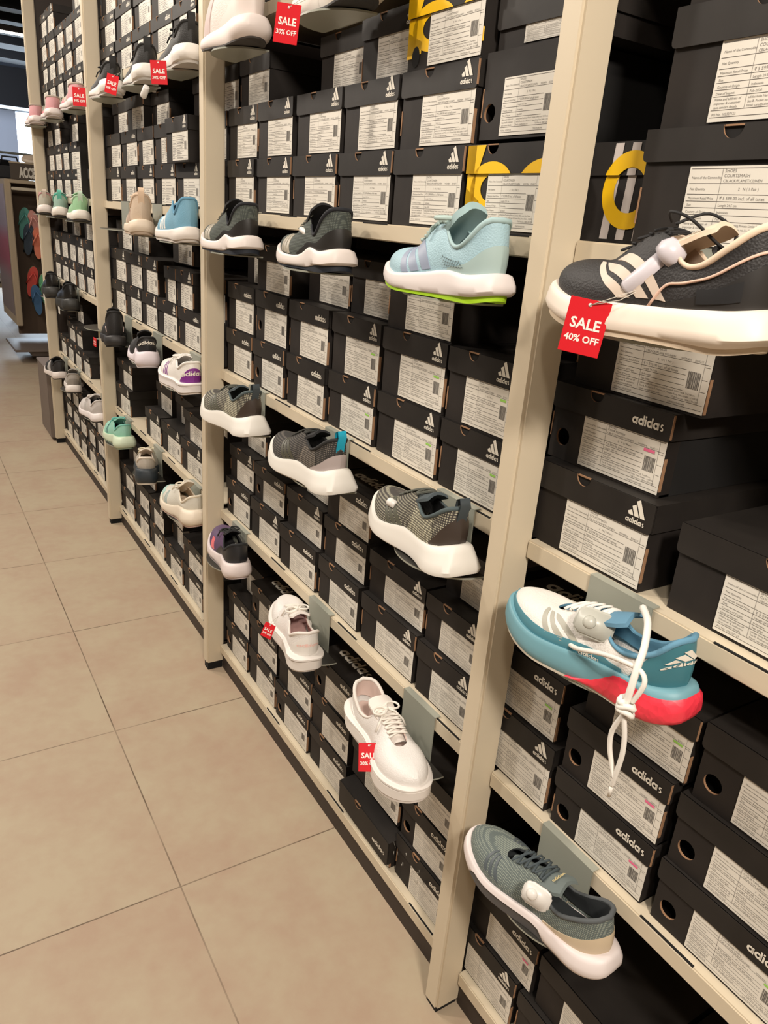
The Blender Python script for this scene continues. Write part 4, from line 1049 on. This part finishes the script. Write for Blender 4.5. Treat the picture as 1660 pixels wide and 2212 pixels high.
SEC = mat('security_plastic', (226,222,216), .35); SECG = mat('security_plastic_grey', (186,186,176), .35)
def pin(a, b, label, r=.0075, m_=None, cap=True):
    a = Vector(a); b = Vector(b); d = b-a; L = d.length; M_ = d.to_track_quat('Z', 'X').to_matrix().to_4x4()
    t = thing('security_tag', label, 'tag', a, (0,0,0), 'security tags on the shoes')
    m = MB(); m.lathe([(.001, 0), (r*.85, .001), (r, .004), (r*.95, L*.66), (r*.7, L*.68)], M_, 18); m.build('pin_body', m_ or SEC, t)
    if cap: m = MB(); m.lathe([(r*.7, L*.66), (r*1.35, L*.70), (r*1.5, L*.82), (r*1.1, L*.95), (.001, L)], M_, 18); m.build('pin_head', m_ or SEC, t)
    return t
pin((-.046, .566, 1.348), (-.030, .520, 1.398), 'lilac white security pin stuck through the black and cream shoe', .0105, mat('security_lilac', (206,200,206), .35))
pin((-.028, 1.395, 1.372), (-.016, 1.335, 1.348), 'white security pin on the right dark green shoe', .0055)
pin((-.030, 1.008, .954), (-.022, .984, .948), 'short white security pin on the right dark grey knit shoe', .0075, None, False)
pin((-.075, 2.30, 1.660), (-.070, 2.262, 1.692), 'long white tag looped on the middle chunky black shoe', .009, None, False)
def plate_tag(loc, rot, label, m_, k_=1.):
    t = thing('security_tag', label, 'tag', loc, rot, 'security tags on the shoes')
    m = MB(); bm = bmesh.new(); a, b_ = .0155*k_, .021*k_
    pts = [(a*.62, b_), (a, b_*.62), (a, -b_*.62), (a*.62, -b_), (-a*.62, -b_), (-a, -b_*.62), (-a, b_*.62), (-a*.62, b_)]
    vs = [bm.verts.new((x, y, -.004)) for x, y in pts]; f = bm.faces.new(vs); r = bmesh.ops.extrude_face_region(bm, geom=[f])
    for v in r['geom']:
        if isinstance(v, bmesh.types.BMVert): v.co.z += .008
    bmesh.ops.recalc_face_normals(bm, faces=bm.faces); bmesh.ops.bevel(bm, geom=bm.edges[:], offset=.0026, segments=3, affect='EDGES')
    m.frombm(bm, 0, True); m.build('shell', m_, t)
    m = MB(); m.lathe([(.0085, .003), (.0072, .0065), (.004, .0085), (.0005, .0090)], Matrix.Translation((0, .006, 0)), 18); m.build('dome', m_, t)
    return t
plate_tag((-.036, .528, .966), (.25, -1.05, .35), 'square grey security tag with dome on the white and teal shoe', SECG, 1.15)
plate_tag((-.048, .523, .542), (.15, -1.10, .25), 'square white security tag with dome on the sage grey shoe', SEC)
for loc, lb in (((-.062, 4.357, .900), 'small white card on the left glossy black shoe'), ((-.062, 3.935, .889), 'small white card on the right glossy black shoe')):
    m = MB(); m.bbox(-.0004, .0004, -.019, .019, -.016, .016, .0003); o = m.build('paper_tag', PAPER); o.location = loc; tag(o, lb, 'tag', 'white paper tags on the far black shoes')
# long lace of the white and teal shoe, knotted and hanging
LW = mat('lace_white_teal_red', WHITE, .75)
m = MB()
def sm(P, n=8):
    P = [Vector(p) for p in P]; out = []
    for i in range(len(P)-1):
        p0, p1, p2, p3 = P[max(i-1,0)], P[i], P[i+1], P[min(i+2,len(P)-1)]
        for k in range(n):
            t = k/n; out.append(.5*((2*p1)+(-p0+p2)*t+(2*p0-5*p1+4*p2-p3)*t*t+(-p0+3*p1-3*p2+p3)*t**3))
    return out+[P[-1]]
m.tube(sm([(-0.035,0.5656,0.9217),(-0.055,0.5326,0.9351),(-0.062,0.4894,0.9537),(-0.068,0.4557,0.9649),(-0.07,0.4289,0.9682),(-0.072,0.4199,0.9568),(-0.074,0.428,0.930)]), .0030, 7)
m.tube(sm([(-0.005,0.4897,1.0013),(-0.03,0.4618,1.0013),(-0.055,0.4418,0.9859),(-0.07,0.434,0.971),(-0.076,0.4316,0.9501),(-0.077,0.4327,0.928)]), .0042, 7)
m.tube(sm([(-0.077,0.4314,0.915),(-0.074,0.4438,0.8844),(-0.072,0.4447,0.8609),(-0.07,0.4383,0.839),(-0.07,0.4310,0.8251)]), .0030, 7)
m.tube(sm([(-0.077,0.4319,0.9116),(-0.074,0.4274,0.8864),(-0.072,0.4263,0.8614),(-0.07,0.4302,0.8288),(-0.068,0.4332,0.8120)]), .0030, 7)
m.tube([(-.068,.4332,.8120),(-.067,.4345,.795)], .0024, 7)
kn = [(-.077+.006*math.cos(a), .4318+.009*math.sin(a), .921+.003*math.sin(2*a)+.001*a) for a in [PI*k/7 for k in range(22)]]
m.tube(kn, .0036, 7); m.tube([(x, y, z-.006+(y-.43)*.5) for x, y, z in kn[:14]], .0034, 7)
ts = SHOES['S21'][0]
lo = m.build('knotted_lace', LW, ts)
Mi = (Matrix.Translation(ts.location) @ ts.rotation_euler.to_matrix().to_4x4()).inverted()
for v in lo.data.vertices: v.co = Mi @ v.co
# ------------------------------------------------------------------ far left of the shop
BEI = mat('gondola_beige', (168,152,128), .5); BRN = mat('gondola_brown', (92,74,58), .7); GRY = mat('bench_grey_brown', (112,100,92), .55)
t = thing('low_cabinet', 'low grey-brown cabinet standing on the floor behind the farthest post', 'cabinet', (.16, 4.96, 0))
m = MB(); m.bbox(-.18, .30, -.165, .165, .02, .440, .004); m.build('body', GRY, t)
m = MB(); m.bbox(-.184, .304, -.169, .169, .440, .452, .003); m.build('top_board', mat('bench_top', (136,126,122), .4), t)
m = MB(); m.box(-.16, .28, -.15, .15, 0, .022); m.build('plinth', DARKM, t)
# accessories gondola
gy = 7.6
t = thing('accessories_gondola', 'beige accessories gondola with brown back panel, beyond the farthest post', 'gondola', (.55, gy, 0))
m = MB(); m.bbox(-.345, 1.2, .25, .29, .17, 1.47, .003); m.build('back_panel', BRN, t)
m = MB(); m.bbox(-.385, -.335, -.02, .95, .28, 1.50, .006); m.build('end_panel', BEI, t)
m = MB(); m.face([(-.3865, .90, .36), (-.3865, .05, .36), (-.3865, .05, 1.46), (-.3865, .90, 1.46)])
pm = bpy.data.materials.new('poster_print'); pm.use_nodes = True; n_ = pm.node_tree; b_ = n_.nodes['Principled BSDF']
tc = n_.nodes.new('ShaderNodeTexCoord'); gr = n_.nodes.new('ShaderNodeSeparateXYZ'); n_.links.new(tc.outputs['Object'], gr.inputs[0])
rp_ = n_.nodes.new('ShaderNodeValToRGB'); mr = n_.nodes.new('ShaderNodeMapRange'); mr.inputs['From Min'].default_value = .36; mr.inputs['From Max'].default_value = 1.46
n_.links.new(gr.outputs['Z'], mr.inputs['Value']); n_.links.new(mr.outputs[0], rp_.inputs['Fac']); n_.links.new(rp_.outputs['Color'], b_.inputs['Base Color'])
e_ = rp_.color_ramp.elements; e_[0].position = 0; e_[0].color = lin((120,106,104))+(1,); e_[1].position = 1; e_[1].color = lin((158,148,160))+(1,)
for p_, c_ in ((.28, (122,104,104)), (.42, (140,50,66)), (.58, (150,60,76)), (.70, (140,124,138))): k_ = e_.new(p_); k_.color = lin(c_)+(1,)
m.build('poster', pm, t)
m = MB(); m.bbox(-.32, 1.2, -.28, .30, .055, .105, .004); m.bbox(-.46, 1.2, -.36, .30, .105, .125, .004); m.build('base_slab', GRY, t)
m = MB(); m.box(-.25, 1.1, -.2, .28, 0, .056); m.build('foot', DARKM, t)
m = MB(); m.bbox(-.345, 1.2, -.06, .26, 1.47, 1.50, .003); m.build('top_shelf', BEI, t)
m = MB(); m.bbox(-.335, 1.2, -.05, -.02, 1.415, 1.44, .003); m.build('front_rail', mat('pale_rail', (196,186,166), .4), t)
for k, z in enumerate((.62, .90)): 
    m = MB(); m.box(-.25, 1.0, .23, .25, z, z+.02); m.build('hanging_bar', SLOT, t)
sg = thing('section_sign', 'dark sign board with pale capital letters on top of the gondola', 'sign', (.76, gy-.055, 1.50))
m = MB(); m.bbox(-.545, .70, -.008, .008, .001, .125, .002); bd = m.build('board', mat('sign_dark', (74,64,54), .6), sg)
v, f = text_polys('ACCESSORIES', .105, .006)
m = MB(); m.add([(-.477+a*.46, -.009, .022+b) for a, b in v], f); m.build('letters', mat('sign_letters', (214,208,196), .5), sg)
m = MB(); m.bbox(-.55, .705, -.012, .012, .125, .137, .002); m.build('top_edge', BEI, sg)
# flip-flops hanging on the gondola
FF = {}
def flip(x, z, c1, c2, label, rz=0.):
    t = thing('flip_flop', label, 'flip-flop', (x, gy+.10, z), (PI/2+.1, rz, 0), 'flip-flops hanging on the gondola')
    m = MB(); P = []
    for k in range(32):
        a = 2*PI*k/32; yy = .135*math.sin(a); xx = (.046+.008*math.sin(a)-.010*math.exp(-((yy+.02)/.05)**2))*math.cos(a); P.append((xx, yy))
    for z0, z1, mi in ((0, .012, 0), (.012, .020, 1)):
        a = [(x_, y_, z0) for x_, y_ in P]; b = [(x_, y_, z1) for x_, y_ in P]; m.face(b, mi); m.face(a[::-1], mi)
        for i in range(32): j = (i+1) % 32; m.face([a[i], a[j], b[j], b[i]], mi)
    m.build('sole', [mat('ff_'+c1[0], c1[1], .6), mat('ff_'+c2[0], c2[1], .6)], t)
    m = MB()
    for sd in (-1, 1): m.tube([(0, .085, .020), (sd*.018, .055, .045), (sd*.036, .02, .040), (sd*.043, -.015, .020)], .0065, 8)
    m.build('strap', mat('ff_strap_'+c2[0], c2[1], .5), t)
CG = ('green', (112,190,140)); CT = ('teal', (86,150,140)); CC = ('coral', (240,140,110)); CR = ('red', (210,80,70)); CP = ('pinkish', (220,160,150)); CB = ('blue', (70,110,150)); CN = ('navy', (56,70,84))
for x, z, a, b, lb, r in ((.305, 1.15, CG, CT, 'green flip-flop, upper left on the gondola', .15), (.385, 1.13, CC, CP, 'coral flip-flop beside the upper green one', -.1), (.33, 1.02, CT, CN, 'dark teal flip-flop under the upper green one', .1), (.405, .99, CP, CC, 'pink ribbed flip-flop under the coral one', 0),
    (.33, .66, CG, CR, 'green flip-flop with red strap, lower left on the gondola', .2), (.36, .50, CG, CB, 'green flip-flop with blue strap, lowest on the gondola', -.1), (.43, .60, CP, CG, 'pale pink flip-flop behind the lower green ones', 0)):
    flip(x, z+.0, a, b, lb, r)
# dark garment and things at the very left edge
t = thing('hanging_garment', 'black garment hanging at the left frame edge', 'garment', (.28, 9.3, .95))
m = MB(); rings = []
for k in range(9):
    z = .75-1.05*k/8; r = .16+.10*k/8+.02*math.sin(k*2.1)
    rings.append([Vector((r*math.cos(a)*(1+.08*math.sin(5*a)), .10*math.sin(a)*(1+.1*math.sin(3*a)), z)) for a in [2*PI*j/24 for j in range(24)]])
m.grid(rings, closed=True); m.face(rings[0]); m.face(rings[-1][::-1]); m.build('cloth', mat('black_cloth', (18,17,18), .9), t, weld=True)
m = MB(); m.tube([(0,0,.74),(0,0,.84),(.03,0,.87),(.05,0,.84)], .004, 6); m.build('hanger_hook', SLOT, t)
m = MB(); m.tube([(-1.2,0,.82),(1.2,0,.82)], .012, 10); m.tube([(-1.18,0,.82),(-1.18,0,-.95)], .014, 8); m.tube([(1.18,0,.82),(1.18,0,-.95)], .014, 8)
o = m.build('garment_rail', BRK); o.location = (.28, 9.3, .95); tag(o, 'metal garment rail carrying the black garment at the left edge', 'rail')
t = thing('display_table', 'low table with pale items at the left edge behind the poster panel', 'table', (-.05, 9.9, 0))
m = MB(); m.bbox(-.5, .55, -.3, .3, .40, .44, .004); m.build('top', BEI, t)
for sx in (-.45, .5):
    for sy in (-.25, .25): m = MB(); m.box(sx-.02, sx+.02, sy-.02, sy+.02, 0, .40); m.build('leg', DARKM, t)
dup(PROTO['palegrey'][0], (.30, 9.75, .4405), (0,0,2.2), 'pale shoe on the low table at the left edge')
dup(PROTO['beige'][0], (.60, 7.72, 1.638), (0,0,2.8), 'beige shoe lying on top of the section sign gondola')
m = MB(); m.bbox(-.16, .16, -.10, .10, 0, .12, .02); m.tube([(-.08,0,.12),(-.06,0,.2),(.06,0,.2),(.08,0,.12)], .008, 8)
o = m.build('black_bag', mat('black_leather', (16,16,18), .4)); o.location = (.32, 8.4, 1.501); tag(o, 'black bag on top of the poster panel at the left edge', 'bag')
# ------------------------------------------------------------------ light
def area(name, loc, target, size, power, col, sy=None):
    l = bpy.data.lights.new(name, 'AREA'); l.energy = power; l.size = size; l.color = col
    if sy: l.shape = 'RECTANGLE'; l.size_y = sy
    o = bpy.data.objects.new(name, l); COL.objects.link(o); o.location = loc
    o.rotation_euler = (Vector(target)-Vector(loc)).to_track_quat('-Z', 'Y').to_euler()
    return o
WARM = (1., .895, .775)
for i, (y, ty) in enumerate(((1.9, .9), (3.3, 2.3), (4.7, 3.7), (-.7, .3), (6.2, 5.4))):
    area('track_spot', (-1.5, y, 3.1), (0, ty, .9), .16, (26, 33, 34, 18, 30)[i], WARM)
area('aisle_fill', (-1.6, 2.0, 3.3), (-1.3, 2.0, 0), 1.6, 40, (1., .90, .80), 7.)  # added broad soft light, ambient fill over the aisle
area('room_light', (-3.4, 6.9, 3.1), (-2.6, 6.0, 0), 1.2, 26, (1., .9, .8))
area('near_fill', (-.88, -1.15, 2.75), (.0, .85, .9), .3, 66, (1., .9, .79))  # added fill from the near end, brightens the posts' near sides
area('window_daylight', (1.65, 15.7, 2.0), (.6, 9, 2.4), 1.4, 170, (.72, .86, 1.))
w = bpy.data.worlds.new('world'); w.use_nodes = True; SC.world = w
w.node_tree.nodes['Background'].inputs['Color'].default_value = (.9, .85, .8, 1); w.node_tree.nodes['Background'].inputs['Strength'].default_value = .10
area('far_wall_fill', (-.6, 12.6, 2.6), (1.2, 16, 2.0), 1.5, 110, (.80, .88, 1.))  # added fill that brightens the far wall
